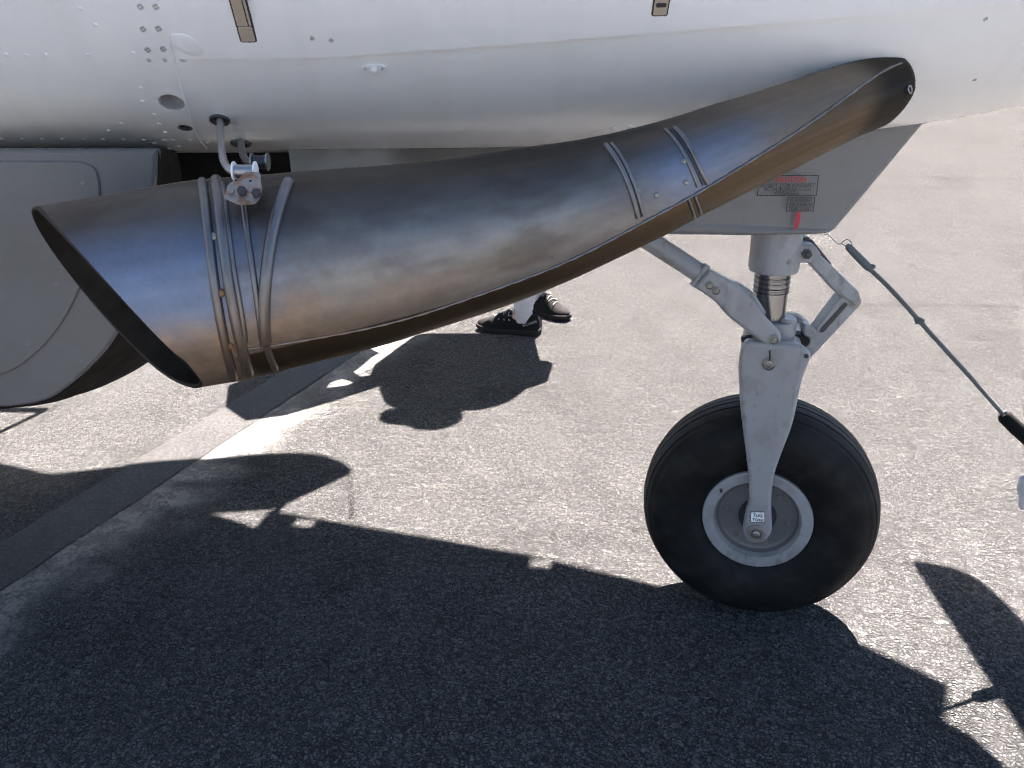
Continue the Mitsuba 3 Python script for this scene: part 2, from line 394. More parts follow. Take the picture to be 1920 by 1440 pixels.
# ================================================================ SETTING
S_ = 400.0
add('apron', trimesh.Trimesh([[-S_, -S_, 0], [S_, -S_, 0], [S_, S_, 0], [-S_, S_, 0]], [[0, 1, 2], [0, 2, 3]]), 'asphalt', label='pale worn grey asphalt apron in full sun with a large aircraft shadow', kind='structure')
def ragged(offset0, offset1, y0, y1, z, amp, seed, n=260, ramp=0.0):
    """A strip along the repair's line with uneven edges."""
    nrm = np.array([STRIP_D[1], -STRIP_D[0]])
    s = np.linspace(y0, y1, n)
    a = offset0 + amp[0] * (meshkit.fbm(np.c_[s * 9, s * 0, s * 0 + seed], 4) - 0.5)
    b = offset1 + amp[1] * (meshkit.fbm(np.c_[s * 7, s * 0 + 9, s * 0 + seed], 4) - 0.5)
    A = STRIP_A + s[:, None] * STRIP_D + a[:, None] * nrm
    B = STRIP_A + s[:, None] * STRIP_D + b[:, None] * nrm
    v = np.vstack([np.c_[A, np.full(n, z)], np.c_[B, np.full(n, z)]])
    f = []
    for i in range(n - 1):
        f += [[i, n + i, n + i + 1], [i, n + i + 1, i + 1]]
    return trimesh.Trimesh(v, f, process=False)
add('tar_strip', ragged(-0.185, 0.0, -3.0, 6.0, 0.004, (0.014, 0.016), 3), 'tar', label='dark smooth tar repair strip running diagonally over the apron', kind='structure')
add('worn_line', ragged(0.001, 0.40, -3.0, 6.0, 0.0015, (0.014, 0.02), 11), 'worn_paint', label='pale cracked strip of old surface along the right of the tar strip', kind='structure')

# ================================================================ AIRCRAFT
AC = 'aircraft'
labels[AC] = {'label': 'white turboprop aircraft nose with scorched exhaust pipe and grey nose wheel on the apron', 'category': 'aircraft'}

# ---- cowling: a loft of squarish ovals about the centre line y = 1.9
YC, ZC, EXP = 1.90, 1.78, 2.6
def lerp(x, xs, ys):
    from scipy.interpolate import PchipInterpolator
    return PchipInterpolator(xs, ys)(x)
def cowl_dims(x):
    w = lerp(x, [-4, -1.2, -0.4, 0.3, 0.8, 1.15, 1.24, 1.27], [0.74, 0.64, 0.60, 0.58, 0.55, 0.545, 0.52, 0.44])
    zb = lerp(x, [-4, -0.9, -0.5, -0.1, 0.2, 0.45, 0.65, 0.85, 1.0, 1.15, 1.24], [1.102, 1.103, 1.104, 1.106, 1.114, 1.125, 1.142, 1.170, 1.205, 1.27, 1.36])
    zt = lerp(x, [-4, -1.0, 0.0, 0.8, 1.15, 1.24], [2.7, 2.25, 2.13, 2.08, 2.02, 1.95])
    return w, zb, zt
NTH = 140
TH = np.arange(NTH) * 2 * np.pi / NTH
def cowl_ring(x, off=0.0):
    w, zb, zt = cowl_dims(x)
    c, s = np.cos(TH), np.sin(TH)
    zc = 0.5 * (zb + zt) if False else ZC
    h = np.where(s < 0, zc - zb, zt - zc) + off
    y = YC - (w + off) * np.sign(c) * np.abs(c) ** (2 / EXP)
    z = zc + h * np.sign(s) * np.abs(s) ** (2 / EXP)
    return np.c_[np.full(NTH, x), y, z]
def loft(rings, caps=True):
    n = len(rings[0])
    v = np.vstack(rings)
    f = []
    for i in range(len(rings) - 1):
        for j in range(n):
            a, b = i * n + j, i * n + (j + 1) % n
            f += [[a, b, b + n], [a, b + n, a + n]]
    if caps:
        k = len(v)
        v = np.vstack([v, rings[0].mean(0), rings[-1].mean(0)])
        e = (len(rings) - 1) * n
        for j in range(n):
            f += [[k, (j + 1) % n, j], [k + 1, e + j, e + (j + 1) % n]]
    m = trimesh.Trimesh(v, f, process=False)
    m.fix_normals()
    return m
XS = np.r_[np.linspace(-4, -1.6, 9), np.linspace(-1.5, 1.1, 80), [1.14, 1.17, 1.20, 1.225, 1.24, 1.255, 1.265, 1.27]]
cowl = loft([cowl_ring(x) for x in XS])
cowl_m = tomani(cowl)
holes = []
for px, py, r, deep in ((322, 190, 0.0185, 0.014), (347, 238, 0.011, 0.016), (412, 224, 0.0125, 0.02), (452, 268, 0.014, 0.02), (343, 111, 0.006, 0.01)):
    o, n = hit(cowl, px, py)
    cyl = m3.Manifold.cylinder(deep + 0.03, r, r, 36)
    M = np.eye(4)
    M[:3, :3] = frame_to(n)
    M[:3, 3] = o - n * deep
    cowl_m = cowl_m - cyl.transform(M[:3].astype(float))
    holes.append((o, n, r, deep))
add(AC + '__cowling', tomesh(cowl_m), 'white_paint', smooth=28, label='glossy white lower cowling with access holes and rivets')
for k, (o, n, r, deep) in enumerate(holes):
    if k in (0, 1):
        add(AC + '__cowling__drain_hole', lathe([(r + 0.0025, -0.001), (r + 0.0022, 0.0014), (r, 0.0016), (r - 0.0015, 0.0004), (r - 0.0015, -deep * 0.6), (r * 0.55, -deep * 0.9), (1e-5, -deep * 0.93)], o, n, 36), 'band_metal' if k else 'leg_paint', smooth=40)
    elif k in (2, 3):
        add(AC + '__cowling__grommet', lathe([(r + 0.004, 0.0), (r + 0.003, 0.0035), (r - 0.001, 0.004), (r - 0.0035, 0.001), (0.006, -0.008)], o, n, 32), 'dark_metal', smooth=40)

def shell(x0, x1, th_of, off, nx=70, nt=26, thick=0.0025):
    """A skin panel proud of the cowling: th_of(x) -> (lowest angle, highest angle) on the near side."""
    def pts(o):
        out = np.zeros((nx, nt, 3))
        for i, x in enumerate(np.linspace(x0, x1, nx)):
            w, zb, zt = cowl_dims(x)
            a0, a1 = th_of(i / (nx - 1), x)
            a = np.linspace(a0, a1, nt)
            c, s = np.cos(a), np.sin(a)
            h = np.where(s < 0, ZC - zb, zt - ZC) + o
            out[i] = np.c_[np.full(nt, x), YC - (w + o) * np.sign(c) * np.abs(c) ** (2 / EXP), ZC + h * np.sign(s) * np.abs(s) ** (2 / EXP)]
        return out
    top, bot = pts(off), pts(off - thick)
    n = nx * nt
    v = np.vstack([top.reshape(-1, 3), bot.reshape(-1, 3)])
    f = []
    for i in range(nx - 1):
        for j in range(nt - 1):
            a, b, c, d = i * nt + j, (i + 1) * nt + j, (i + 1) * nt + j + 1, i * nt + j + 1
            f += [[a, b, c], [a, c, d], [n + a, n + c, n + b], [n + a, n + d, n + c]]
    edge = [(i * nt, (i + 1) * nt) for i in range(nx - 1)] + [((nx - 1) * nt + j, (nx - 1) * nt + j + 1) for j in range(nt - 1)] + [((i + 1) * nt + nt - 1, i * nt + nt - 1) for i in reversed(range(nx - 1))] + [(j + 1, j) for j in reversed(range(nt - 1))]
    for a, b in edge:
        f += [[a, n + a, n + b], [a, n + b, b]]
    m = trimesh.Trimesh(v, f, process=False)
    m.fix_normals()
    return m
def cowl_angle(p):
    w, zb, zt = cowl_dims(p[0])
    s = np.clip((p[2] - ZC) / ((ZC - zb) if p[2] < ZC else (zt - ZC)), -1, 1)
    return math.asin(math.copysign(abs(s) ** (EXP / 2), s))
seam_px = [(332, 106), (600, 104), (900, 83), (1320, 50), (1600, 26), (1920, 0)]
seam_xyz = np.array([hit(cowl, *q)[0] for q in seam_px])
seam_th = np.array([cowl_angle(p) for p in seam_xyz])
sx_ = np.argsort(seam_xyz[:, 0])
def upper_th(t, x):
    return np.interp(x, seam_xyz[sx_, 0], seam_th[sx_]), 0.9
upper = shell(seam_xyz[0, 0], 1.02, upper_th, 0.005)
add(AC + '__upper_cowl_door', upper, 'white_paint', smooth=30, label='closed upper cowl door with flush latches')
xj0 = hit(cowl, 310, 4)[0]
xj1 = hit(cowl, 366, 236)[0]
tj0, tj1 = cowl_angle(xj0), cowl_angle(xj1)
def left_skin():
    nx, nt = 60, 40
    def pts(o):
        out = np.zeros((nt, nx, 3))
        for j, a in enumerate(np.linspace(tj1 - 0.22, 0.6, nt)):
            q = np.clip((a - tj1) / (tj0 - tj1), -0.5, 1.6)
            xe = xj1[0] + (xj0[0] - xj1[0]) * (q ** 0.8 if q > 0 else q)
            for i, x in enumerate(np.linspace(-3.0, xe - 0.004, nx)):
                w, zb, zt = cowl_dims(x)
                c, s = math.cos(a), math.sin(a)
                h = ((ZC - zb) if s < 0 else (zt - ZC)) + o
                out[j, i] = (x, YC - (w + o) * math.copysign(abs(c) ** (2 / EXP), c), ZC + h * math.copysign(abs(s) ** (2 / EXP), s))
        return out
    A, B = pts(0.0022), pts(-0.002)
    n = nx * nt
    v = np.vstack([A.reshape(-1, 3), B.reshape(-1, 3)])
    f = []
    for i in range(nt - 1):
        for j in range(nx - 1):
            a, b, c, d = i * nx + j, (i + 1) * nx + j, (i + 1) * nx + j + 1, i * nx + j + 1
            f += [[a, b, c], [a, c, d], [n + a, n + c, n + b], [n + a, n + d, n + c]]
    edge = [(i * nx, (i + 1) * nx) for i in range(nt - 1)] + [((nt - 1) * nx + j, (nt - 1) * nx + j + 1) for j in range(nx - 1)] + [((i + 1) * nx + nx - 1, i * nx + nx - 1) for i in reversed(range(nt - 1))] + [(j + 1, j) for j in reversed(range(nx - 1))]
    for a, b in edge:
        f += [[a, n + a, n + b], [a, n + b, b]]
    m = trimesh.Trimesh(v, f, process=False)
    m.fix_normals()
    return m
skin = left_skin()
skin_cut = skin
skin_m = tomani(skin)
for o0, n0, r0, _ in holes[:2]:
    M = np.eye(4); M[:3, :3] = frame_to(n0); M[:3, 3] = o0 - n0 * 0.03
    skin_m = skin_m - m3.Manifold.cylinder(0.06, r0 + 0.001, r0 + 0.001, 36).transform(M[:3].astype(float))
skin_cut = tomesh(skin_m)
add(AC + '__fuselage_skin', skin_cut, 'white_paint', smooth=30, label='riveted white skin panel left of the cowl joint')
body = cat(cowl, upper, skin)

def surf(mesh, px, py):
    o, n = hit(mesh, px, py)
    return o, n
# screws in pairs
sc = screwhead(0.0052)
for px, py in ((263, 13), (292, 13), (268, 55), (297, 54), (277, 94), (306, 92), (279, 113), (309, 113)):
    o, n = surf(body, px, py)
    r = 1.0 if py < 100 else 0.75
    m = sc.copy(); m.apply_scale(r)
    add(AC + '__fuselage_skin__screw', place(m, o - n * 0.0015, n), 'steel', smooth=30)
# rivet lines along the lower left
rv = []
rp = [(x, 262 + 1.5 * math.sin(x)) for x in range(4, 330, 38)] + [(324, 262), (356, 262), (378, 262), (388, 268), (290, 268), (335, 274), (228, 231), (205, 245), (298, 232), (310, 248), (318, 278), (285, 279), (50, 103), (88, 103), (165, 103), (13, 103), (250, 100), (180, 47), (150, 16), (290, 215), (268, 190), (264, 165)]
for px, py in rp:
    o, n = surf(body, px, py)
    if o is not None:
        rv.append(place(dome(0.0038, 0.0019, 10), o - n * 0.0001, n))
add(AC + '__fuselage_skin__rivet_row', cat(*rv), 'white_paint', smooth=40, kind='stuff')
for px, py in ((1150, 240), (1181, 236)):
    o, n = surf(body, px, py)
    add(AC + '__cowling__stud', place(cat(dome(0.0055, 0.004, 20), lathe([(0.0075, 0), (0.0075, 0.001), (0.005, 0.0012)], [0, 0, 0], [0, 0, 1], 20)), o, n), 'white_paint', smooth=40)
for px, py in ((585, 72), (621, 76), (1848, 36), (1827, 150)):
    o, n = surf(body, px, py)
    m = sc.copy(); m.apply_scale(0.72)
    add(AC + '__cowling__screw', place(m, o - n * 0.001, n), 'bolt_metal', smooth=30)
# oval drain fairing at (700,127)
o, n = surf(body, 701, 127)
F_ = frame_to(n, [1, 0, 0])
ov = np.array([[0.019 * math.cos(a), 0.0075 * math.sin(a)] for a in np.linspace(0, 2 * np.pi, 30, endpoint=False)])
add(AC + '__cowling__drain_fitting', place(cat(slab2d(ov, 0.003, 0.0008), place(dome(0.005, 0.006), [0, -0.001, 0], [0, 0, 1])), o + n * 0.0025, n, [1, 0, 0.05]), 'white_paint', smooth=30)
for dx in (-0.0125, 0.0125):
    m = sc.copy(); m.apply_scale(0.55)
    add(AC + '__cowling__drain_fitting__bolt' if False else AC + '__cowling__screw', place(m, o + n * 0.0015 + F_[:, 0] * dx, n), 'bolt_metal', smooth=30)
# blister at the joint
o, n = surf(body, 351, 84)
bl = dome(1, 1, 28)
bl.apply_scale([0.023, 0.017, 0.0032])
bl.vertices[:, 0] -= 0.35 * (bl.vertices[:, 1])
add(AC + '__cowling__blister', place(bl, o - n * 0.001, n, [1, 0, -0.35]), 'white_paint', smooth=50)
# latches
def latch(px, py0, py1, wpx, split):
    o0, n = surf(body, px, py1)
    up = np.array([0, 0, 1.0]) - n * n[2]
    up /= np.linalg.norm(up)
    tilt = np.array([-0.01, 0, 0]) if split else np.array([0.0, 0, 0])
    up = up + tilt; up /= np.linalg.norm(up)
    right = np.cross(up, n)
    sc_ = np.linalg.norm(surf(body, px + 10, py1)[0] - o0) / 10
    w, h = wpx * sc_, 0.105
    def plate(x0, x1, y0, y1, lift, t, r, bev):
        m = slab2d(rounded([[x0, y0], [x1, y0], [x1, y1], [x0, y1]], r), t, bev)
        M = np.eye(4); M[:3, 0], M[:3, 1], M[:3, 2], M[:3, 3] = right, up, n, o0 + n * lift
        m.apply_transform(M)
        return m
    k = add(AC + '__upper_cowl_door__latch', plate(-w / 2, w / 2, 0, h, 0.0012, 0.004, 0.004, 0.0006), 'dark_metal', smooth=30, label='tan metal flush latch with dark rim')
    e = 0.0022
    if split:
        add(AC + '__upper_cowl_door__latch_plate', plate(-w / 2 + e, w / 2 - e, e, 0.026, 0.0024, 0.004, 0.002, 0.0005), 'latch_metal', smooth=30)
        add(AC + '__upper_cowl_door__latch_plate', plate(-w / 2 + e, w / 2 - e, 0.0272, h - e, 0.0024, 0.004, 0.0015, 0.0005), 'latch_metal', smooth=30)
        add(AC + '__upper_cowl_door__latch_plate', plate(w / 2 - 3.2 * e, w / 2 - 2.4 * e, 0.028, h - e, 0.0029, 0.001, 0.0003, 0.0002), 'dark_metal', smooth=30)
    else:
        add(AC + '__upper_cowl_door__latch_plate', plate(-w / 2 + e, w / 2 - e, e, h - e, 0.0024, 0.004, 0.002, 0.0005), 'latch_metal', smooth=30)
        add(AC + '__upper_cowl_door__latch_plate', plate(-w / 2 + 2 * e, w / 2 - 2 * e, 0.0145, 0.021, 0.0034, 0.002, 0.003, 0.0006), 'dark_metal', smooth=30)
latch(467, 0, 79, 32, True)
latch(1236, 0, 30, 31, False)

# ---- belly: the keel below the cowling, sooty round the pipe's root
def boxloft(rings):
    return loft([np.array(r, float) for r in rings])
def keel_ring(x, y0, z0, z1):
    pts = rounded([[y0, z1], [y0 + 0.02, z0], [2 * YC - y0 - 0.02, z0], [2 * YC - y0, z1]], [0.005, 0.03, 0.03, 0.005], 6)
    return np.c_[np.full(len(pts), x), pts]
keel = boxloft([keel_ring(x, y, z, 1.135) for x, y, z in ((-0.40, 1.66, 1.0), (-0.2, 1.66, 0.995), (0.0, 1.66, 1.0), (0.2, 1.67, 1.03), (0.35, 1.68, 1.07), (0.5, 1.7, 1.13))])
add(AC + '__belly_fairing', keel, 'belly_paint', smooth=30, label='grey belly fairing just above the exhaust pipe')
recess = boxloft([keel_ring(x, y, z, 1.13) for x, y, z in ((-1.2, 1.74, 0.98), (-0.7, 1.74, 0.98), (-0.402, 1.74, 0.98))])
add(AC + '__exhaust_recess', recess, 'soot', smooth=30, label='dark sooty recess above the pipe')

# ---- cargo pod front at the left
YP = 1.46
PP = Plane(0, YP)
near_px = [(-500, 280), (291, 282), (291, 350), (262, 470), (240, 580), (231, 606), (200, 655), (150, 708), (95, 750), (40, 762), (-60, 768), (-500, 775)]
skin2d = PP.outline(near_px)
pod_skin = PP.put(slab2d(rounded(skin2d, [0.01, 0.004, 0.03, 0.05, 0.02, 0.012, 0.05, 0.05, 0.06, 0.06, 0.06, 0.01]), 0.03, 0.006))
add(AC + '__cargo_pod', pod_skin, 'pod_paint', smooth=30, label='pale grey cargo pod with a raised panel behind the pipe outlet')
panel_px = [(-300, 301), (150, 302), (180, 312), (189, 345), (188, 420), (160, 520), (128, 590), (88, 645), (30, 694), (-60, 722), (-300, 735)]
add(AC + '__cargo_pod__access_panel', PP.put(slab2d(rounded(PP.outline(panel_px), [0.01, 0.02, 0.02, 0.02, 0.05, 0.05, 0.05, 0.05, 0.05, 0.05, 0.01]), 0.006, 0.0035), 0.0045), 'pod_paint', smooth=30)
for px, py in ((158, 342), (107, 531), (53, 645)):
    m = sc.copy(); m.apply_scale(0.8)
    add(AC + '__cargo_pod__screw', place(m, PP.pt(px, py, 0.0035), PP.w), 'bolt_metal', smooth=30)
# bluff dark front of the pod: from the skin's edge inwards to the keel line
edge = [(291, 282), (291, 350), (262, 470), (240, 580), (231, 606), (200, 655), (150, 708), (95, 750), (40, 762), (-60, 768)]
inner = [(330, 282), (345, 350), (345, 480), (335, 590), (291, 668), (232, 706), (164, 735), (95, 752), (30, 764), (-60, 769)]
A = spline([PP.pt(*q, -0.012) for q in edge], 60)
PI = Plane(0, 1.80)
B = spline([PI.pt(*q) for q in inner], 60)
C_ = B.copy(); C_[:, 1] = 2 * YC - C_[:, 1]
D_ = A.copy(); D_[:, 1] = 2 * YC - D_[:, 1]
rows = [A, 0.5 * (A + B) + np.array([0.015, 0, -0.002]), B, C_, 0.5 * (C_ + D_) + np.array([0.015, 0, -0.002]), D_]
n_ = len(A)
fv, ff = np.vstack(rows), []
for i in range(len(rows) - 1):
    for j in range(n_ - 1):
        a, b = i * n_ + j, i * n_ + j + 1
        ff += [[a, b, b + n_], [a, b + n_, a + n_]]
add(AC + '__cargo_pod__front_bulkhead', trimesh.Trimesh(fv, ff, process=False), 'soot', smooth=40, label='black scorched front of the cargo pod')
# pod belly behind
bel = [np.array([[-60, 0, 0]])]
pb0, pb1 = PP.pt(-60, 766, -0.01), PP.pt(-500, 773, -0.01)
bl_ = [pb0, pb1, np.array([-3.5, YP + 0.02, pb1[2]])]
bv, bf = [], []
for p in bl_:
    for y in (p[1], 1.7, 2.1, 2 * YC - p[1]):
        bv.append([p[0], y, p[2] - (0.03 if 1.5 < y < 2.3 else 0)])
for i in range(2):
    for j in range(3):
        a = i * 4 + j
        bf += [[a, a + 1, a + 5], [a, a + 5, a + 4]]
add(AC + '__cargo_pod__underside', trimesh.Trimesh(bv, bf), 'pod_paint', smooth=30)

# ---- exhaust pipe
YL = [1.22, 1.22, 1.222, 1.238, 1.275, 1.335, 1.40, 1.45, 1.485]
topbot = [((72, 384), (58, 772)), ((385, 337), (445, 705)), ((640, 316), (700, 643)), ((885, 297), (1000, 550)), ((1145, 257), (1248, 436)), ((1320, 209), (1416, 349)), ((1465, 163), (1545, 284)), ((1560, 133), (1632, 242)), ((1622, 117), (1690, 222))]
cen, rad = [], []
for (a, b), Y in zip(topbot, YL):
    pa, pb = at(*a, Y), at(*b, Y)
    cen.append((pa + pb) / 2)
    rad.append(np.linalg.norm(pa - pb) / 2)
cen, rad = np.array(cen), np.array(rad)
# straight left run: same direction as stations 1..2 backwards
from scipy.interpolate import CubicSpline, PchipInterpolator
cen, rad = cen[1:], rad[1:]
arc = np.r_[0, np.cumsum(np.linalg.norm(np.diff(cen, axis=0), axis=1))]
CS, RS = CubicSpline(arc, cen), PchipInterpolator(arc, rad)
L = arc[-1]
tl = at(72, 384, 1.22)
axis0 = at(385, 337, 1.22) + at(445, 705, 1.22) - (at(72, 384, 1.22) + at(250, 738, 1.22))   # the outlet's own run
axis0 /= np.linalg.norm(axis0)
U0 = 0.29                                   # uv.x where the outlet stub starts (metres)
NP = 96
PHI = np.arange(NP + 1) * 2 * np.pi / NP    # 0 = top, a quarter turn = near side (-y), half = bottom
def ring_frame(t):
    d = CS(t, 1) if t > 0.02 else axis0 * 0.5 + CS(0.02, 1) / np.linalg.norm(CS(0.02, 1)) * 0.5
    d = d / np.linalg.norm(d)
    near = np.array([0, -1.0, 0]); near -= d * (near @ d); near /= np.linalg.norm(near)
    up = np.cross(d, near); up *= np.sign(up[2])
    return d, near, up
def pipe_pt(t, phi, off=0.0):
    d, near, up = ring_frame(t)
    r = RS(t) + off
    return CS(t) + r * (math.cos(phi) * up + math.sin(phi) * near)
def pipe_rings(off):
    rings, us = [], []
    d, near, up = ring_frame(0.0)
    base = np.array([CS(0) + (RS(0) + off) * (math.cos(p) * up + math.sin(p) * near) for p in PHI])
    # scarfed outlet: how far each line of the stub runs from the first station
    cut = []
    for p in PHI:
        c, s = math.cos(p), math.sin(p)
        deg = math.degrees(p)
        cut.append(0.161 + 0.054 * c - 0.109 * s + 0.012 * max(0.0, math.sin(math.radians(1.5 * min(deg, 120)))) - 0.018 * math.exp(-((deg - 150) / 35) ** 2))
    cut = np.array(cut)
    rt = 1.0 + 0.0 * cut
    dn = np.array([0.98 * (-axis0)])[0]
    for q in np.linspace(1, 0, 12):
        rings.append(base - axis0 * (cut * q)[:, None])
        us.append(U0 - cut * q)
    ts = np.linspace(0, L, 130)[1:]
    for t in ts:
        sl = ring_frame(t)[0] * max(0.0, (t - L + 0.16) / 0.16) ** 1.6
        rings.append(np.array([pipe_pt(t, p, off) + sl * math.cos(p) * (0.010 if math.cos(p) > 0 else 0.034) for p in PHI]))
        us.append(np.full(NP + 1, U0 + t))
    # rounded nose where the pipe meets the cowling
    d, near, up = ring_frame(L)
    for q in np.linspace(0.12, 1, 10):
        a = q * np.pi / 2
        r = (RS(L) + off) * math.cos(a)
        rings.append(np.array([CS(L) + d * (0.030 * math.sin(a) + math.cos(p) * (0.010 if math.cos(p) > 0 else 0.034) * math.cos(a)) + r * (math.cos(p) * up + math.sin(p) * near) for p in PHI]))
        us.append(np.full(NP + 1, U0 + L + 0.036 * math.sin(a)))
    return rings, us
def open_loft(rings, us, flip=False):
    n = NP + 1
    v = np.vstack(rings)
    uv = np.c_[np.concatenate(us), np.tile(PHI / (2 * np.pi), len(rings))]
    f = []
    for i in range(len(rings) - 1):
        for j in range(n - 1):
            a, b = i * n + j, i * n + j + 1
            f += [[a, b + n, b], [a, a + n, b + n]] if not flip else [[a, b, b + n], [a, b + n, a + n]]
    return trimesh.Trimesh(v, f, process=False), uv
R0, us0 = pipe_rings(0.0)
# very slight hand-made unevenness of the sheet metal
pipe, puv = open_loft(R0, us0)
EX = AC + '__exhaust_pipe'
nv = pipe.vertices + pipe.vertex_normals * ((meshkit.fbm(np.asarray(pipe.vertices) * 11, 3) - 0.5) * 0.004)[:, None]
nv[np.abs(puv[:, 1] - 1) < 1e-9] = nv[np.abs(puv[:, 1]) < 1e-9]
pipe = trimesh.Trimesh(nv, pipe.faces, process=False)
if pipe.face_normals[(len(pipe.faces) // 2) + NP // 2][1] > 0:
    pipe.invert()
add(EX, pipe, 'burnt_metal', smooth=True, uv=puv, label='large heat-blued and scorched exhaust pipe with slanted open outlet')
R1, us1 = pipe_rings(-0.006)
inner_pipe, _ = open_loft(R1, us1, True)
add(EX + '__inner_wall', inner_pipe, 'soot', smooth=True, label='black sooty inside of the pipe outlet')
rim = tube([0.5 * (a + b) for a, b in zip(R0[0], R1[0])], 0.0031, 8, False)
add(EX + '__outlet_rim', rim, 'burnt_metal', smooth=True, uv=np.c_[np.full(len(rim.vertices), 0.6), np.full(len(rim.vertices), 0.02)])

def px_path(mesh, pts, n=40, lift=0.0):
    P = spline([(p[0], p[1], 0) for p in pts], n)[:, :2]
    out = []
    for p in P:
        o, nn = hit(mesh, *p)
        if o is not None:
            out.append(o + nn * lift)
    return np.array(out)
hp = pipe
def bead(t, r, a0=-0.5, a1=np.pi + 0.6, tilt=0.0):
    return tube([pipe_pt(t + tilt * math.cos(p), p, r * 0.35) for p in np.linspace(a0, a1, 60)], r, 8)
# rings and clamp bands on the near side
def strap(pts_px, w, h, name, mat='band_metal', n=44):
    """a raised half-round bead following a line seen on the pipe"""
    P = px_path(hp, pts_px, n, h * 0.2)
    add(EX + '__' + name, tube(P, np.full(len(P), w), 8), mat, smooth=50)
strap([(379, 341), (389, 420), (401, 520), (418, 625), (438, 708)], 0.0062, 0.004, 'bead')
strap([(405, 338), (415, 420), (428, 520), (446, 620), (466, 698)], 0.0075, 0.004, 'bead')
strap([(417, 345), (427, 420), (441, 520), (455, 600), (460, 640)], 0.0035, 0.003, 'bead')
strap([(456, 378), (464, 440), (473, 500), (484, 580), (493, 650)], 0.0040, 0.003, 'bead')
strap([(541, 342), (524, 390), (509, 450), (499, 520), (495, 580), (498, 640)], 0.0078, 0.004, 'brace_tube')
strap([(517, 400), (502, 460), (492, 520), (487, 570)], 0.0030, 0.003, 'bead')
strap([(500, 645), (507, 670), (516, 690)], 0.0050, 0.004, 'bead')
strap([(1135, 272), (1162, 310), (1183, 360), (1196, 408)], 0.0036, 0.003, 'bead')
strap([(1146, 270), (1173, 310), (1193, 358), (1206, 404)], 0.0028, 0.003, 'bead')
strap([(1247, 243), (1272, 272), (1293, 312), (1308, 350)], 0.0024, 0.003, 'bead')
strap([(1264, 240), (1290, 272), (1310, 312), (1326, 344)], 0.0036, 0.003, 'bead')
strap([(1290, 372), (1297, 392), (1303, 410)], 0.0022, 0.002, 'bead')
strap([(1302, 367), (1309, 386), (1315, 402)], 0.0022, 0.002, 'bead')
for pts in ([(386, 341), (396, 420), (408, 520), (425, 625), (445, 706)], [(413, 340), (423, 420), (436, 520), (453, 620), (472, 697)], [(532, 350), (515, 390), (500, 450), (491, 520), (488, 578), (492, 640)], [(1141, 273), (1167, 310), (1188, 360), (1201, 407)], [(1257, 243), (1281, 272), (1302, 312), (1318, 347)]):
    P = px_path(hp, pts, 40, 0.0)
    add(EX + '__joint_line', tube(P, 0.0016, 8), 'dark_metal', smooth=50)
# longitudinal weld with a thin raised flange
seam_line = [(449, 656), (520, 646), (620, 629), (700, 613), (800, 586), (900, 552), (1000, 516), (1100, 473), (1200, 420), (1300, 366), (1400, 306), (1500, 243), (1560, 202), (1620, 158), (1668, 128), (1690, 119)]
P = px_path(hp, seam_line, 120, 0.0005)
SEAM_P = P
add(EX + '__weld_seam', tube(P, 0.0019 + 0.0006 * np.sin(np.arange(len(P)) * 1.9), 8), 'band_metal', smooth=50)
for px, py in ((401, 444), (415, 549), (430, 648), (447, 655), (1194, 357), (1282, 303), (1231, 366), (1286, 342)):
    o, n = hit(hp, px, py)
    big = py > 440
    add(EX + '__rivet', place(dome(0.0055 if big else 0.0038, 0.004 if big else 0.0028, 16), o, n), 'rusty_steel' if py > 500 else 'bolt_metal', smooth=50)

o, n = hit(hp, 1704, 168)
if o is not None:
    add(EX + '__drain_loop', place(trimesh.creation.torus(0.0055, 0.0014, 20, 8), o + n * 0.002, n + np.array([0.3, 0, 0.2])), 'steel', smooth=50)
# ---- drain tubes and their clamp on top of the pipe
DT = AC + '__drain_tube'
g0 = holes[2][0]
yb = 1.16
P = spline([g0, at(414, 262, 1.33), at(417, 290, 1.25), at(425, 312, 1.21), at(438, 322, 1.195), at(452, 322, 1.19)], 40)
add(DT, tube(P, 0.0052, 12), 'steel', smooth=50, label='bent metal drain tube from the grommet to the clamp on the pipe')
g1 = holes[3][0]
P = spline([g1, at(454, 284, 1.50), at(459, 297, 1.46), at(468, 304, 1.43), at(484, 306, 1.41), at(500, 306, 1.40)], 30)
add(DT, tube(P, 0.006, 12), 'steel', smooth=50, label='short elbow drain tube behind the clamp')
add(DT + '__coupling', rods((at(441, 321, 1.185), at(477, 321, 1.185), 0.0085)), 'steel', smooth=40)
for px in (439, 479):
    add(DT + '__washer', rods((at(px - 1.5, 321, 1.185), at(px + 1.5, 321, 1.185), 0.0125), sides=20), 'placard_white', smooth=40)
add(DT + '_001__coupling', rods((at(473, 304, 1.40), at(501, 303, 1.40), 0.010)), 'dark_metal', smooth=40)
for px in (473, 502):
    add(DT + '_001__washer', rods((at(px - 1.5, 303, 1.40), at(px + 1.5, 303, 1.40), 0.013), sides=20), 'steel', smooth=40)
br = Plane(0, 1.135, 0)
CB = AC + '__clamp_bracket'
def plate_on(pts, y_top, y_bot, t, r):
    """a small sheet leaning on the pipe: traced at its mean distance and tilted"""
    pl = Plane(0, 0.5 * (y_top + y_bot))
    m = slab2d(rounded(pl.outline(pts), r), t, 0.0008)
    zs = m.vertices[:, 1]
    k = (zs - zs.min()) / (zs.max() - zs.min())
    m.vertices[:, 2] += 0.5 * (y_bot - y_top) * 2 * (k - 0.5) * -1 * -1
    return pl.put(m)
add(CB, plate_on([(444, 330), (476, 331), (482, 343), (494, 356), (493, 374), (462, 376), (426, 366), (424, 346), (440, 341)], 1.165, 1.10, 0.003, 0.004), 'rusty_steel', smooth=30, label='rust-stained steel bracket clamped on the pipe')
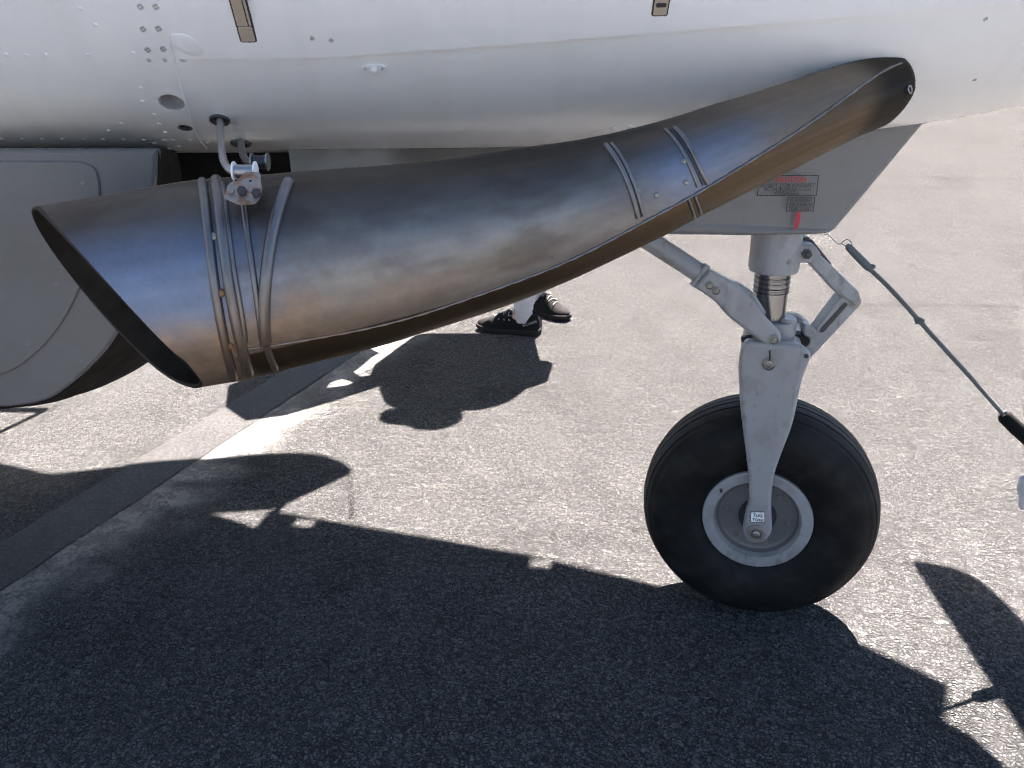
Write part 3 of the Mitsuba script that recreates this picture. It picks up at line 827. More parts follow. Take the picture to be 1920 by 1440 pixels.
for px, py, r, mat in ((455, 359, 0.0062, 'dark_metal'), (481, 363, 0.0058, 'dark_metal'), (434, 358, 0.0045, 'bolt_metal'), (443, 340, 0.0024, 'dark_metal'), (470, 341, 0.0024, 'dark_metal')):
    k = (376 - py) / 46
    add(CB + '__bolt', place(hexhead(r, r * 0.8), at(px, py, 1.10 + 0.065 * k - 0.002), [0, -0.9, 0.4]), mat, smooth=30)

# ---- gear leg fairing
YF = 1.815
PF = Plane(0, YF)
fair = [(1240, 180), (1500, 200), (1600, 246), (1640, 241), (1750, 222), (1600, 402), (1566, 441), (1540, 443), (1400, 443), (1250, 441), (1180, 420)]
of = rounded(PF.outline(fair), [0.01, 0.01, 0.004, 0.004, 0.003, 0.02, 0.03, 0.02, 0.01, 0.02, 0.01])
m = slab2d(of, 0.17, 0.010)
# thin towards the right-hand edge
xr = PF.uv(1750, 222)[0]
for i, v in enumerate(m.vertices):
    le = PF.uv(1750, 222) + (PF.uv(1566, 441) - PF.uv(1750, 222)) * np.clip((PF.uv(1750, 222)[1] - v[1]) / (PF.uv(1750, 222)[1] - PF.uv(1566, 441)[1]), 0, 1)
    k = np.clip((v[0] - (le[0] - 0.17)) / 0.17, 0, 1)
    m.vertices[i, 2] = v[2] + (-0.085 - v[2]) * 0.85 * k ** 2 * (1 if v[2] < -0.085 else 0.25)
GF = AC + '__gear_fairing'
add(GF, PF.put(m), 'gear_paint', smooth=30, label='grey pointed nose gear fairing with warning placards')
X_, Z_ = np.array([1.0, 0, 0]), np.array([0, 0, 1.0])
def boxframe(x0, y0, x1, y1, w, pl, lift, skew=0.0):
    a = pl.outline([(x0 + skew, y0), (x1 + skew, y0), (x1, y1), (x0, y1)])
    P = Polygon(a).difference(Polygon(a).buffer(-w, join_style=2))
    return pl.put(trimesh.creation.extrude_polygon(P, 0.0006, engine='earcut'), lift)
def line(text, px, py, hpx, mat, lift=0.0012, name='lettering', wpx=None, bold=True):
    o = PF.pt(px, py, lift)
    h = abs(PF.uv(px, py - hpx)[1] - PF.uv(px, py)[1])
    m = meshkit.text_mesh(text, h, 0.0006, bold=bold)
    s = 1.0
    if wpx:
        s = np.linalg.norm(PF.uv(px + wpx, py) - PF.uv(px, py)) / (m.bounds[1, 0] - m.bounds[0, 0])
    add(GF + '__' + name, lettering(text, h, o, X_, Z_, bold=bold, stretch=s), mat)
for q in ((1419, 328, 1531, 367, 4), (1473, 370, 1525, 396, 3)):
    add(GF + '__placard_border', boxframe(*q[:4], 0.0014, PF, 0.0012, q[4]), 'black_ink')
line('CAUTION', 1482, 341, 9.5, 'red_ink', wpx=56)
line('DO NOT TOW AIRCRAFT', 1476, 350, 6.4, 'black_ink', wpx=103, bold=False)
line('WITH RUDDER LOCK', 1476, 357.7, 6.4, 'black_ink', wpx=88, bold=False)
line('ENGAGED', 1475, 365.2, 6.4, 'black_ink', wpx=43, bold=False)
line('WARNING', 1501, 379, 6.4, 'black_ink', wpx=41, bold=False)
line('MAXIMUM', 1501, 386.7, 6.4, 'black_ink', wpx=43, bold=False)
line('TOW LIMIT', 1500, 394.2, 6.4, 'black_ink', wpx=44, bold=False)
a = PF.outline([(1493, 397), (1501, 397), (1500, 410), (1495, 427), (1488, 431), (1490, 415)])
add(GF + '__limit_mark', PF.put(trimesh.creation.extrude_polygon(Polygon(a), 0.0006, engine='earcut'), 0.0012), 'red_ink', label='red tow limit mark')

# ---- nose gear leg
YG = 1.90
STEER = 16.0
PG = Plane(0, YG)
def leg_cyl(px, p0, p1, wpx, Y=YG):
    a, b = at(px, p0, Y), at(px, p1, Y)
    ax = at(px, 520, Y)
    r = 0.5 * wpx * np.linalg.norm(at(px + 1, 560, Y) - at(px, 560, Y))
    return a, b, r
AX = PG.pt(1446, 540)[0]
def zc(py, Y=YG): return at(1446, py, Y)[2]
LEG = AC + '__gear_leg'
PXM = np.linalg.norm(at(1447, 540, YG) - at(1446, 540, YG))
def vlathe(pairs, n=56, x=AX, y=YG):
    return lathe([(max(w * 0.5 * PXM, 1e-5), z) for w, z in pairs], [x, y, 0], [0, 0, 1], n)
z0 = zc(430); z1 = zc(506)
add(LEG, vlathe([(2, z0 + 0.04), (92, z0 + 0.04), (92, z1 + 0.006), (89, z1), (66, z1 - 0.002), (60, z1 + 0.02)]), 'leg_paint', smooth=35, label='grey nose gear leg with shiny piston and drag brace')
z2, z3 = zc(505), zc(620)
prof = [(63, z2 + 0.03)]
for k in range(16):
    zz = z2 - 0.0015 - k * 0.0030
    prof += [(64.5, zz), (64.5, zz - 0.0015), (62.3, zz - 0.0018), (62.3, zz - 0.0028)]
prof += [(63, prof[-1][1] - 0.002), (63, z3 - 0.03)]
add(LEG + '__piston', vlathe(prof), 'chrome', smooth=35, label='shiny grooved piston of the gear leg')
for k in range(7):
    zz = zc(517 + 4.6 * k)
    add(LEG + '__piston_ring', vlathe([(64, zz + 0.0008), (66.5, zz + 0.0006), (66.5, zz - 0.0006), (64, zz - 0.0008)]), 'dark_metal' if k % 2 == 0 else 'steel', smooth=40)
za, zb = zc(596), zc(652)
add(LEG + '__lower_collar', vlathe([(60, za - 0.001), (90, za), (95, za - 0.005), (95, zb), (100, zb - 0.002), (100, zb - 0.012), (60, zb - 0.012)], x=PG.pt(1444, 620)[0]), 'leg_paint', smooth=35)
# raised round boss at the right of the collar
add(LEG + '__boss', lathe([(1e-5, zc(590)), (0.018, zc(590)), (0.0205, zc(593)), (0.0205, zb), (0.01, zb)], at(1476, 600, YG - 0.02) * [1, 1, 0], [0, 0, 1], 28), 'leg_paint', smooth=35)
gap = rods((at(1398, 652, YG - 0.055), at(1425, 657, YG - 0.06), 0.0028), (at(1425, 657, YG - 0.06), at(1500, 648, YG - 0.05), 0.0035))
add(LEG + '__hose', gap, 'rubber', smooth=40)
add(LEG + '__bracket', PG.slab([(1486, 452), (1518, 452), (1530, 468), (1530, 484), (1486, 486)], 0.05, 0.003, 0.006, lift=0.035), 'leg_paint', smooth=30)
add(LEG + '__bracket', PG.slab([(1478, 448), (1520, 446), (1524, 458), (1480, 460)], 0.04, 0.003, 0.004, lift=-0.005), 'dark_metal', smooth=30)
add(LEG + '__valve', rods((PG.pt(1386, 625, 0.03), PG.pt(1402, 622, 0.03), 0.004), (PG.pt(1389, 632, 0.03), PG.pt(1388, 622, 0.03), 0.006)), 'dark_metal', smooth=40)
add(LEG + '__bolt', place(hexhead(0.005, 0.004), PG.pt(1468, 481, 0.05), [0, -1, 0]), 'bolt_metal', smooth=30)

# drag brace: tube, sleeve and flared arm ending on a bolt
DB = AC + '__drag_brace'
PB = Plane(0, 1.80)
q0, q1 = PB.pt(1120, 395, -0.05), PB.pt(1322, 521, -0.02)
add(DB, tube([q0, q1], 0.0205, 28), 'leg_paint', smooth=40, label='grey drag brace running down to the gear leg')
PA = Plane(0, 1.79)
arm = [(1330, 506), (1372, 528), (1400, 548), (1432, 590), (1466, 626), (1467, 640), (1456, 652), (1440, 650), (1394, 617), (1362, 592), (1342, 566), (1302, 540)]
add(DB + '__arm', PA.slab(arm, 0.035, 0.008, [0.004, 0.02, 0.03, 0.03, 0.015, 0.015, 0.015, 0.015, 0.03, 0.03, 0.03, 0.004]), 'leg_paint', smooth=40)
add(DB + '__collar', rods((PA.pt(1330, 500, -0.016), PA.pt(1301, 540, -0.016), 0.0075)), 'leg_paint', smooth=40)
add(DB + '__back_arm', Plane(0, 1.86).slab([(1370, 530), (1388, 532), (1416, 552), (1440, 590), (1420, 600), (1380, 560)], 0.03, 0.006, 0.01), 'leg_paint', smooth=40)
for px, py, r in ((1331, 535, 0.0085), (1343, 545, 0.0085), (1451, 636, 0.0105)):
    add(DB + '__bolt', place(cat(lathe([(r, 0), (r, 0.003), (r * 0.8, 0.004), (r * 0.72, 0.0015), (r * 0.6, 0.0015)], [0, 0, 0], [0, 0, 1], 24), hexhead(r * 0.55, 0.004)), PA.pt(px, py, 0.0), [0, -1, 0]), 'bolt_metal', smooth=30)

# torque links at the right
TL = AC + '__torque_link'
PT = Plane(0, 1.865)
add(TL, PT.slab([(1486, 478), (1500, 462), (1522, 462), (1612, 548), (1615, 562), (1606, 572), (1572, 554), (1512, 488), (1490, 489)], 0.05, 0.006, [0.006, 0.012, 0.012, 0.02, 0.012, 0.01, 0.006, 0.012, 0.004]), 'leg_paint', smooth=40, label='upper arm of the scissor link')
add(TL + '__lug', Plane(0, 1.90).slab([(1514, 452), (1524, 450), (1560, 495), (1554, 500)], 0.02, 0.003, 0.003), 'dark_metal', smooth=40)
add(TL + '__bolt', place(hexhead(0.0105, 0.007), PT.pt(1512, 476, 0.0), [0, -1, 0]), 'dark_metal', smooth=30)
PT2 = Plane(0, 1.875)
add(TL, PT2.slab([(1576, 556), (1600, 548), (1615, 556), (1617, 570), (1608, 580), (1528, 666), (1500, 690), (1500, 655), (1516, 636)], 0.042, 0.006, [0.008, 0.015, 0.015, 0.012, 0.012, 0.012, 0.004, 0.004, 0.006]), 'leg_paint', smooth=40, label='lower arm of the scissor link')
add(TL + '_001__slot', PT2.slab([(1584, 566), (1590, 571), (1545, 622), (1536, 624), (1538, 616)], 0.004, 0.0005, 0.003, lift=0.0012), 'dark_metal', smooth=40)
add(TL + '_001__bolt', place(cat(hexhead(0.0085, 0.006), lathe([(0.012, 0), (0.012, 0.002), (0.008, 0.0025)], [0, 0, 0], [0, 0, 1], 24)), PT2.pt(1602, 567, 0.0), [0, -1, 0]), 'bolt_metal', smooth=30)
add(LEG + '__stop', PT2.slab([(1506, 604), (1524, 610), (1530, 620), (1516, 632), (1504, 626)], 0.03, 0.005, 0.006, lift=0.012), 'leg_paint', smooth=40)
add(LEG + '__seal', PT2.slab([(1488, 628), (1510, 626), (1520, 640), (1512, 650), (1488, 650)], 0.03, 0.003, 0.004, lift=0.004), 'rubber', smooth=40)

# ---- fork, steered with the wheel
HUB = np.array([PG.pt(1422, 940)[0], YG, 0.2715])
sa = math.radians(STEER)
WAX = np.array([-math.sin(sa), -math.cos(sa), 0.0])            # axle, towards the viewer
near0 = HUB + WAX * 0.122
PK = Plane(near0[0], near0[1], STEER)
FK = AC + '__fork'
leg = [(1386, 668), (1396, 640), (1500, 648), (1522, 668), (1506, 706), (1497, 745), (1486, 800), (1466, 850), (1452, 890), (1446, 930), (1446, 965), (1448, 1000), (1436, 1017), (1416, 1022), (1400, 1016), (1391, 998), (1396, 968), (1404, 940), (1404, 900), (1394, 820), (1387, 760), (1384, 700)]
radii = [0.01, 0.01, 0.01, 0.01, 0.03, 0.03, 0.03, 0.03, 0.02, 0.02, 0.015, 0.02, 0.02, 0.02, 0.02, 0.02, 0.015, 0.015, 0.03, 0.03, 0.03, 0.02]
fm = PK.slab(leg, 0.032, 0.009, radii, 0.0, 6)
far = fm.copy()
far.vertices = fm.vertices - 2 * ((np.asarray(fm.vertices) - HUB) @ WAX)[:, None] * WAX
far.invert()
zt0, zt1 = zc(652), zc(730)
yoke = [(1388, 655), (1500, 655), (1508, 700), (1496, 732), (1386, 732), (1383, 690)]
ym = Plane(*(HUB + WAX * 0.110)[:2], STEER).slab(yoke, 0.22, 0.012, 0.015)
add(FK, fm, 'leg_paint', smooth=40, label='tapering grey wheel fork with a tow placard at the axle')
add(FK + '__far_leg', far, 'leg_paint', smooth=40)
add(FK + '__yoke', ym, 'leg_paint', smooth=40)
def onfork(px, py, lift=0.0): return PK.pt(px, py, lift)
add(FK + '__bolt', place(lathe([(0.0135, 0), (0.0135, 0.005), (0.0115, 0.006), (0.0105, 0.002), (0.0085, 0.002), (0.0085, 0.0045), (0.0045, 0.0055), (0.004, 0.003), (1e-5, 0.003)], [0, 0, 0], [0, 0, 1], 32), onfork(1442, 682), WAX), 'bolt_metal', smooth=35, label='ringed tow pin in the fork head')
add(FK + '__bolt', place(hexhead(0.005, 0.005), onfork(1512, 667), WAX), 'dark_metal', smooth=30)
add(FK + '__cable', tube(spline([onfork(1443, 655, 0.006), onfork(1444, 664, 0.007), onfork(1443, 674, 0.006)], 12), 0.002, 8), 'dark_metal', smooth=40)
add(FK + '__axle_nut', place(lathe([(0.020, 0), (0.020, 0.004), (0.0185, 0.0055), (0.012, 0.006), (0.0115, 0.002), (0.0085, 0.002), (0.0085, 0.009), (0.006, 0.011), (0.003, 0.0112), (0.0025, 0.0085), (1e-5, 0.0085)], [0, 0, 0], [0, 0, 1], 36), onfork(1418, 998), WAX), 'bolt_metal', smooth=35, label='round axle nut')
# placard TUG TOW
def rect_on(pl, x0, y0, x1, y1, lift, t=0.0006, grow=0.0):
    a = Polygon(pl.outline([(x0, y0), (x1, y0), (x1, y1), (x0, y1)])).buffer(grow, join_style=2)
    return pl.put(trimesh.creation.extrude_polygon(a, t, engine='earcut'), lift)
add(FK + '__placard_border', rect_on(PK, 1408, 960, 1433, 978, 0.0004, grow=0.0012), 'black_ink')
add(FK + '__placard', rect_on(PK, 1408, 960, 1433, 978, 0.0012), 'placard_white', label='small white tow placard with black lettering')
pu = PK.u
for txt, py in (('TUG', 968), ('TOW', 976.5)):
    add(FK + '__lettering', lettering(txt, 0.0066, onfork(1420.5, py, 0.002), pu, Z_, bold=True, stretch=1.12), 'black_ink')

# ---- wheel
WH = AC + '__nose_wheel'
labels[WH] = {'label': 'black tyre on a grey rim under the fork'}
tp = [(0.122, 0.070), (0.128, 0.080), (0.150, 0.094), (0.185, 0.102), (0.215, 0.1015), (0.236, 0.094), (0.2475, 0.086), (0.2485, 0.0840), (0.2475, 0.0815), (0.257, 0.077), (0.263, 0.070), (0.2635, 0.067), (0.2605, 0.0655), (0.2605, 0.0625), (0.2675, 0.060),
      (0.2735, 0.048), (0.2755, 0.040), (0.2715, 0.039), (0.2715, 0.0345), (0.2765, 0.033), (0.2785, 0.018), (0.2785, 0.0135), (0.2735, 0.0125), (0.2735, 0.0085), (0.279, 0.0075), (0.279, 0.0)]
tp = [(r if r < 0.14 else 0.14 + (r - 0.14) * 0.1312 / 0.139, h) for r, h in tp]
prof = tp + [(r, -h) for r, h in reversed(tp[:-1])]
tyre = lathe(prof, HUB, WAX, 160)
tv = np.asarray(tyre.vertices).copy()
low = tv[:, 2] < 0.0
tv[low, 2] = 0.0008 * np.tanh(tv[low, 2] / 0.002) + 0.0008
tyre.vertices = tv
add(WH + '__tyre', tyre, 'rubber', smooth=40, label='black rubber tyre with circumferential grooves')
add(WH + '__hub_disc', lathe([(0.020, 0.070), (0.034, 0.070), (0.040, 0.058), (0.080, 0.055), (0.088, 0.058), (0.094, 0.069)], HUB, WAX, 96), 'pod_paint', smooth=40)
rp_ = [(0.0925, 0.065), (0.0965, 0.0785), (0.099, 0.082), (0.119, 0.0835), (0.1235, 0.0815), (0.125, 0.076), (0.1245, 0.070), (0.118, 0.066), (0.112, 0.03)]
add(WH + '__rim', lathe(rp_, HUB, WAX, 96), 'leg_paint', smooth=40, label='grey dished wheel rim')
add(WH + '__rim', lathe(rp_, HUB, -WAX, 96), 'leg_paint', smooth=40)
add(WH + '__hub', lathe([(0.044, 0.052), (0.042, 0.066), (0.036, 0.074), (0.030, 0.092), (0.0225, 0.096), (0.0225, 0.122)], HUB, WAX, 48), 'dark_metal', smooth=40)
A0 = frame_to(WAX, [0, 0, 1])
for k in range(6):
    a = math.radians(22 + 60 * k)
    o = HUB + WAX * 0.0555 + 0.070 * (A0[:, 0] * math.cos(a) + A0[:, 1] * math.sin(a))
    add(WH + '__bolt', place(hexhead(0.0050, 0.005), o, WAX), 'bolt_metal', smooth=30)
o = HUB + WAX * 0.082 + 0.110 * (A0[:, 0] * math.cos(0.9) + A0[:, 1] * math.sin(0.9))
add(WH + '__valve', tube([o, o + WAX * 0.010], 0.003, 10), 'dark_metal', smooth=40)

# ---- propeller: feathered, one blade hanging down just past the right edge of the frame
PR = AC + '__propeller'
HB = np.array([1.47, 1.90, 1.62])
def blade(ang, R):
    """from the hub along (0, cos, sin); chord along the aircraft (feathered)"""
    d = np.array([0, math.cos(ang), math.sin(ang)])
    nrm = np.array([0, -math.sin(ang), math.cos(ang)])
    rings = []
    for q in np.r_[np.linspace(0.10, 0.93, 24), 0.955, 0.975, 0.99, 1.0]:
        ch = float(np.interp(q, [0.1, 0.2, 0.4, 0.65, 0.85, 0.93, 0.97, 0.985, 1.0], [0.075, 0.12, 0.19, 0.195, 0.17, 0.145, 0.11, 0.075, 0.02]))
        th = float(np.interp(q, [0.1, 0.25, 0.6, 1.0], [0.07, 0.035, 0.02, 0.006]))
        sw = 0.5 * ch - 0.095 - 0.03 * (1 - q)
        a = np.linspace(0, 2 * np.pi, 20, endpoint=False)
        tw = math.radians(10 * (1 - q))
        X = ch / 2 * np.cos(a) + sw
        Y = th / 2 * np.sin(a) * (1 + 0.3 * np.cos(a))
        rings.append(HB + q * R * d + X[:, None] * (np.array([1.0, 0, 0]) * math.cos(tw) + nrm * math.sin(tw)) + Y[:, None] * nrm)
    return loft(rings)
PROP0 = math.radians(-8)
for k in range(4):
    add(PR + '__blade', blade(PROP0 + k * math.pi / 2, 1.06), 'blade_paint', smooth=40)
add(PR + '__spinner', lathe([(0.20, -0.12), (0.215, -0.08), (0.21, 0.02), (0.17, 0.16), (0.10, 0.27), (0.04, 0.315), (1e-5, 0.325)], HB, [1, 0, 0], 48), 'white_paint', smooth=40)
labels[PR] = {'label': 'grey four-bladed feathered propeller at the nose'}

wing = []
for y, c, z, th in ((-6.0, 1.4, 2.82, 0.16), (0.9, 1.9, 2.66, 0.24), (YC, 1.95, 2.64, 0.25), (2.9, 1.9, 2.66, 0.24), (9.8, 1.4, 2.82, 0.16)):
    a = np.linspace(0, 2 * np.pi, 28, endpoint=False)
    xx = 0.5 + 0.5 * np.cos(a)
    wing.append(np.c_[-1.75 - c * (1 - xx), np.full(28, y), z + th * np.sin(a) * (0.35 + 0.65 * xx) * np.sqrt(np.clip(1.02 - xx, 0, 1)) * 0.9])
add(AC + '__wing', loft(wing), 'white_paint', smooth=40)

# ---- far side, seen by its shadow: raised cowl door and rod; unseen panel and bars added to fit the shadows
def lifted(pts, z):
    return [on_ground(*p)[:2] + SUN[:2] * z for p in pts]
ZD = 1.93
edge_pts = lifted([(505, 958), (800, 1008), (1000, 1043), (1200, 1090), (1420, 1150), (1610, 1206), (1700, 1247), (1780, 1287)], ZD)
poly = np.array([tuple(p) for p in lifted([(-300, 1420), (-300, 940), (250, 946), (330, 953), (408, 967), (478, 990)], ZD)] + [tuple(p) for p in edge_pts] + [(1.10, 2.25), (-0.4, 2.25)])
dp = Polygon(poly)
for px, py in ((571, 981), (1015, 1056)):
    c = on_ground(px, py)[:2] + SUN[:2] * ZD
    dp = dp.difference(shapely.affinity.rotate(shapely.geometry.box(c[0] - 0.027, c[1] - 0.022, c[0] + 0.027, c[1] + 0.022), -12))
door = trimesh.creation.extrude_polygon(dp, 0.012, engine='earcut')
door.apply_translation([0, 0, ZD])
add(AC + '__raised_cowl_door', door, 'white_paint', label='raised cowl door on the far side')
ZP = 1.96
pan = lifted([(-700, 800), (0, 868), (95, 890), (180, 880), (290, 868), (400, 860), (500, 852), (560, 850), (612, 856), (644, 867), (664, 885), (600, 916), (545, 942), (504, 957), (410, 963), (300, 958), (100, 1150), (-700, 1150)], ZP)
pm = trimesh.creation.extrude_polygon(Polygon(rounded(pan, 0.03)), 0.012, engine='earcut')
pm.apply_translation([0, 0, ZP])
add(AC + '__added_shadow_panel', pm, 'white_paint')  # made-up panel, outline taken from the ground shadow it casts
w0 = on_ground(655, 890)[:2] + SUN[:2] * (ZP - 0.01)
w1 = on_ground(658, 975)[:2] + SUN[:2] * (ZD + 0.01)
add(AC + '__hold_open_rod', tube([[*w0, ZP - 0.01], [*w1, ZD + 0.01]], 0.0035, 8), 'steel', smooth=40)
w0 = on_ground(535, 940)[:2] + SUN[:2] * ZD
w1 = on_ground(482, 1000)[:2] + SUN[:2] * ZD
add(AC + '__hold_open_rod', tube([[*w0, ZD + 0.01], [*w1, ZD + 0.01]], 0.014, 8), 'steel', smooth=40)
s0, s1, s2 = (np.r_[on_ground(*q)[:2] + SUN[:2] * 1.15, 1.15] for q in ((-60, 768), (84, 770), (-40, 830)))
add(AC + '__added_shadow_bars', rods((s0, s1, 0.020), (s1, s2, 0.012)), 'gear_paint', smooth=40)  # made-up bars placed to cast two thin ground shadows

# ================================================================ CORD from the fairing to the propeller
CORD = 'tie_cord'
labels[CORD] = {'label': 'grey rope tie cord with hook and sleeves slanting from gear fairing to lower right', 'category': 'cord'}
def cy(px): return 1.90 - 0.05 * (px - 1560) / 360
def cp(px, py): return at(px, py, cy(px))
add(CORD + '__hook', tube(spline([cp(1545, 440), cp(1562, 449), cp(1576, 457), cp(1581, 453), cp(1588, 449), cp(1595, 453), cp(1597, 458), cp(1590, 462)], 40), 0.0011, 8), 'steel', smooth=40)
add(CORD + '__hook', tube(spline([cp(1578, 457), cp(1584, 460), cp(1592, 462)], 10), 0.0011, 8), 'steel', smooth=40)
add(CORD + '__grip', tube([cp(1588, 459), cp(1591, 463), cp(1610, 483), cp(1628, 501), cp(1632, 506)], [0.004, 0.0078, 0.0085, 0.0085, 0.005], 16), 'grey_sleeve', smooth=40)
rp2 = spline([cp(1630, 504), cp(1680, 553), cp(1724, 602), cp(1800, 686), cp(1885, 782)], 160)
add(CORD + '__rope', tube(rp2, 0.0048 + 0.0005 * np.sin(np.arange(160) * 1.7), 10), 'rope', smooth=50)
k1 = trimesh.creation.icosphere(3, 1.0)
def knot(p, r):
    m = k1.copy()
    m.vertices = m.vertices * (r * (1 + 0.35 * (meshkit.noise(np.asarray(m.vertices) * 2.3 + 5) - 0.5)))[:, None] * [1.2, 1, 0.85]
    m.apply_translation(p)
    return m
add(CORD + '__knot', knot(cp(1724, 602), 0.0095), 'rope', smooth=50)
add(CORD + '__knot', knot(cp(1635, 500), 0.0066), 'rope', smooth=50)
add(CORD + '__end_sleeve', tube([cp(1880, 776), cp(1884, 782), cp(1905, 802), cp(1960, 852), cp(2060, 945)], [0.010, 0.0155, 0.0165, 0.0165, 0.0165], 20), 'shoe_black', smooth=40)
add(CORD + '__pouch', place(dome(1, 1, 24), [0, 0, 0], [0, 0, 1]).apply_scale([0.035, 0.02, 0.001]) if False else knot(np.zeros(3), 0.03).apply_scale([1.0, 0.8, 2.2]).apply_translation(cp(1937, 918)), 'blade_paint', smooth=50)
m = tube([cp(1885, 770), cp(1893, 779), cp(1894, 788)], 0.004, 10)
add(CORD + '__buckle', m, 'steel', smooth=40)

# ================================================================ PERSON behind the exhaust
def body_from(bones, joints, edge=0.018, rounds=8):
    parts = []
    for a, b in bones:
        pa, ra = joints[a]
        pb, rb = joints[b]
        sp = [m3.Manifold.sphere(r, 20).translate(list(map(float, p))) for p, r in ((pa, ra), (pb, rb))]
        parts.append(m3.Manifold.batch_hull(sp))
    u = m3.Manifold.batch_boolean(parts, m3.OpType.Add).refine_to_length(edge)
    m = tomesh(u)
    m.merge_vertices()
    trimesh.smoothing.filter_taubin(m, lamb=0.5, nu=0.53, iterations=rounds)
    return m
PE = 'person'
labels[PE] = {'label': 'person in black lace-up shoes and white socks standing behind the exhaust pipe', 'category': 'person'}
fA, fB = np.array([0.050, 3.955, 0.0]), np.array([0.125, 4.29, 0.0])       # ankles
hipc = np.array([0.16, 4.09, 0.93])
J = {'hip': (hipc, 0.13), 'waist': (hipc + [-0.02, -0.02, 0.17], 0.14), 'chest': (hipc + [-0.04, -0.04, 0.36], 0.16), 'neck': (hipc + [-0.07, -0.05, 0.57], 0.058), 'head': (hipc + [-0.11, -0.06, 0.71], 0.092), 'jaw': (hipc + [-0.155, -0.065, 0.64], 0.058), 'crown': (hipc + [-0.09, -0.06, 0.745], 0.095),
     'hA': (hipc + [-0.02, -0.09, -0.04], 0.095), 'kA': (np.array([0.055, 3.99, 0.50]), 0.062), 'cA': (np.array([0.085, 3.98, 0.36]), 0.058), 'aA': (fA + [0, 0, 0.11], 0.034), 'tA': (fA + [-0.06, 0.02, 0.038], 0.024),
     'hB': (hipc + [0.02, 0.09, -0.04], 0.095), 'kB': (np.array([0.11, 4.21, 0.50]), 0.062), 'cB': (np.array([0.15, 4.22, 0.36]), 0.058), 'aB': (fB + [0, 0, 0.11], 0.034), 'tB': (fB + [0.04, -0.02, 0.038], 0.024),
     'sA': (hipc + [-0.25, -0.03, 0.51], 0.075), 'eA': (hipc + [-0.42, 0.02, 0.22], 0.048), 'wA': (hipc + [-0.56, -0.12, 0.21], 0.031), 'pA': (hipc + [-0.62, -0.15, 0.21], 0.036),
     'sB': (hipc + [0.06, -0.03, 0.46], 0.070), 'eB': (hipc + [0.20, 0.13, 0.20], 0.048), 'wB': (hipc + [0.17, -0.10, 0.10], 0.031), 'pB': (hipc + [0.11, -0.15, 0.09], 0.036)}
bones = [('hip', 'waist'), ('waist', 'chest'), ('chest', 'neck'), ('neck', 'head'), ('head', 'jaw'), ('head', 'crown'), ('hip', 'hA'), ('hA', 'kA'), ('kA', 'cA'), ('cA', 'aA'), ('aA', 'tA'), ('hip', 'hB'), ('hB', 'kB'), ('kB', 'cB'), ('cB', 'aB'), ('aB', 'tB'),
         ('chest', 'sA'), ('sA', 'eA'), ('eA', 'wA'), ('wA', 'pA'), ('chest', 'sB'), ('sB', 'eB'), ('eB', 'wB'), ('wB', 'pB')]
for s_, w, sg in (('A', 'pA', 1), ('B', 'pB', 1)):
    c = J[w][0]
    for i, (dy, ln) in enumerate(((-0.028, 0.070), (-0.010, 0.080), (0.009, 0.076), (0.027, 0.060))):
        J[f'f{s_}{i}'] = (c + [-0.03, dy, 0.008], 0.0095)
        J[f'g{s_}{i}'] = (c + [-0.03 - ln * 0.6, dy, -0.002], 0.0088)
        J[f'h{s_}{i}'] = (c + [-0.03 - ln * 0.85, dy, -0.022], 0.0078)
        bones += [(w, f'f{s_}{i}'), (f'f{s_}{i}', f'g{s_}{i}'), (f'g{s_}{i}', f'h{s_}{i}')]
    J[f'u{s_}'] = (c + [-0.01, -0.036, -0.01], 0.011); J[f'v{s_}'] = (c + [-0.055, -0.045, -0.025], 0.009)
    bones += [(w, f'u{s_}'), (f'u{s_}', f'v{s_}')]
J['nose'] = (hipc + [-0.215, -0.065, 0.685], 0.013)
bones += [('head', 'nose')]
add(PE + '__body', body_from(bones, J), 'skin', smooth=True)
def inflate(names, g, extra=None):
    j = {k: (v[0], v[1] + g) for k, v in J.items()}
    if extra: j.update(extra)
    return j
add(PE + '__shirt', body_from([('hip', 'waist'), ('waist', 'chest'), ('chest', 'sA'), ('chest', 'sB'), ('waist', 'sA'), ('waist', 'sB'), ('neck', 'sA'), ('neck', 'sB'), ('sA', 'eA2'), ('sB', 'eB2')], inflate(None, 0.022, {'eA2': (0.5 * (J['sA'][0] + J['eA'][0]), 0.075), 'eB2': (0.5 * (J['sB'][0] + J['eB'][0]), 0.075)}), 0.025), 'cloth_blue', smooth=True)
add(PE + '__shorts', body_from([('hip', 'hA'), ('hip', 'hB'), ('hA', 'kA2'), ('hB', 'kB2')], inflate(None, 0.025, {'kA2': (J['kA'][0] + [0, 0, 0.05], 0.105), 'kB2': (J['kB'][0] + [0, 0, 0.05], 0.105)}), 0.025), 'cloth_tan', smooth=True)
cap = trimesh.creation.icosphere(4, 0.106)
cap.vertices[:, 2] = np.maximum(cap.vertices[:, 2], -0.01)
brim = slab2d(rounded([[-0.20, -0.06], [-0.05, -0.095], [0.02, -0.095], [0.02, 0.095], [-0.05, 0.095], [-0.20, 0.06]], 0.06), 0.006, 0.002)
capm = cat(cap, brim)
capm.apply_translation(J['crown'][0] + [0, 0, 0.015])
add(PE + '__cap', capm, 'cloth_blue', smooth=30)

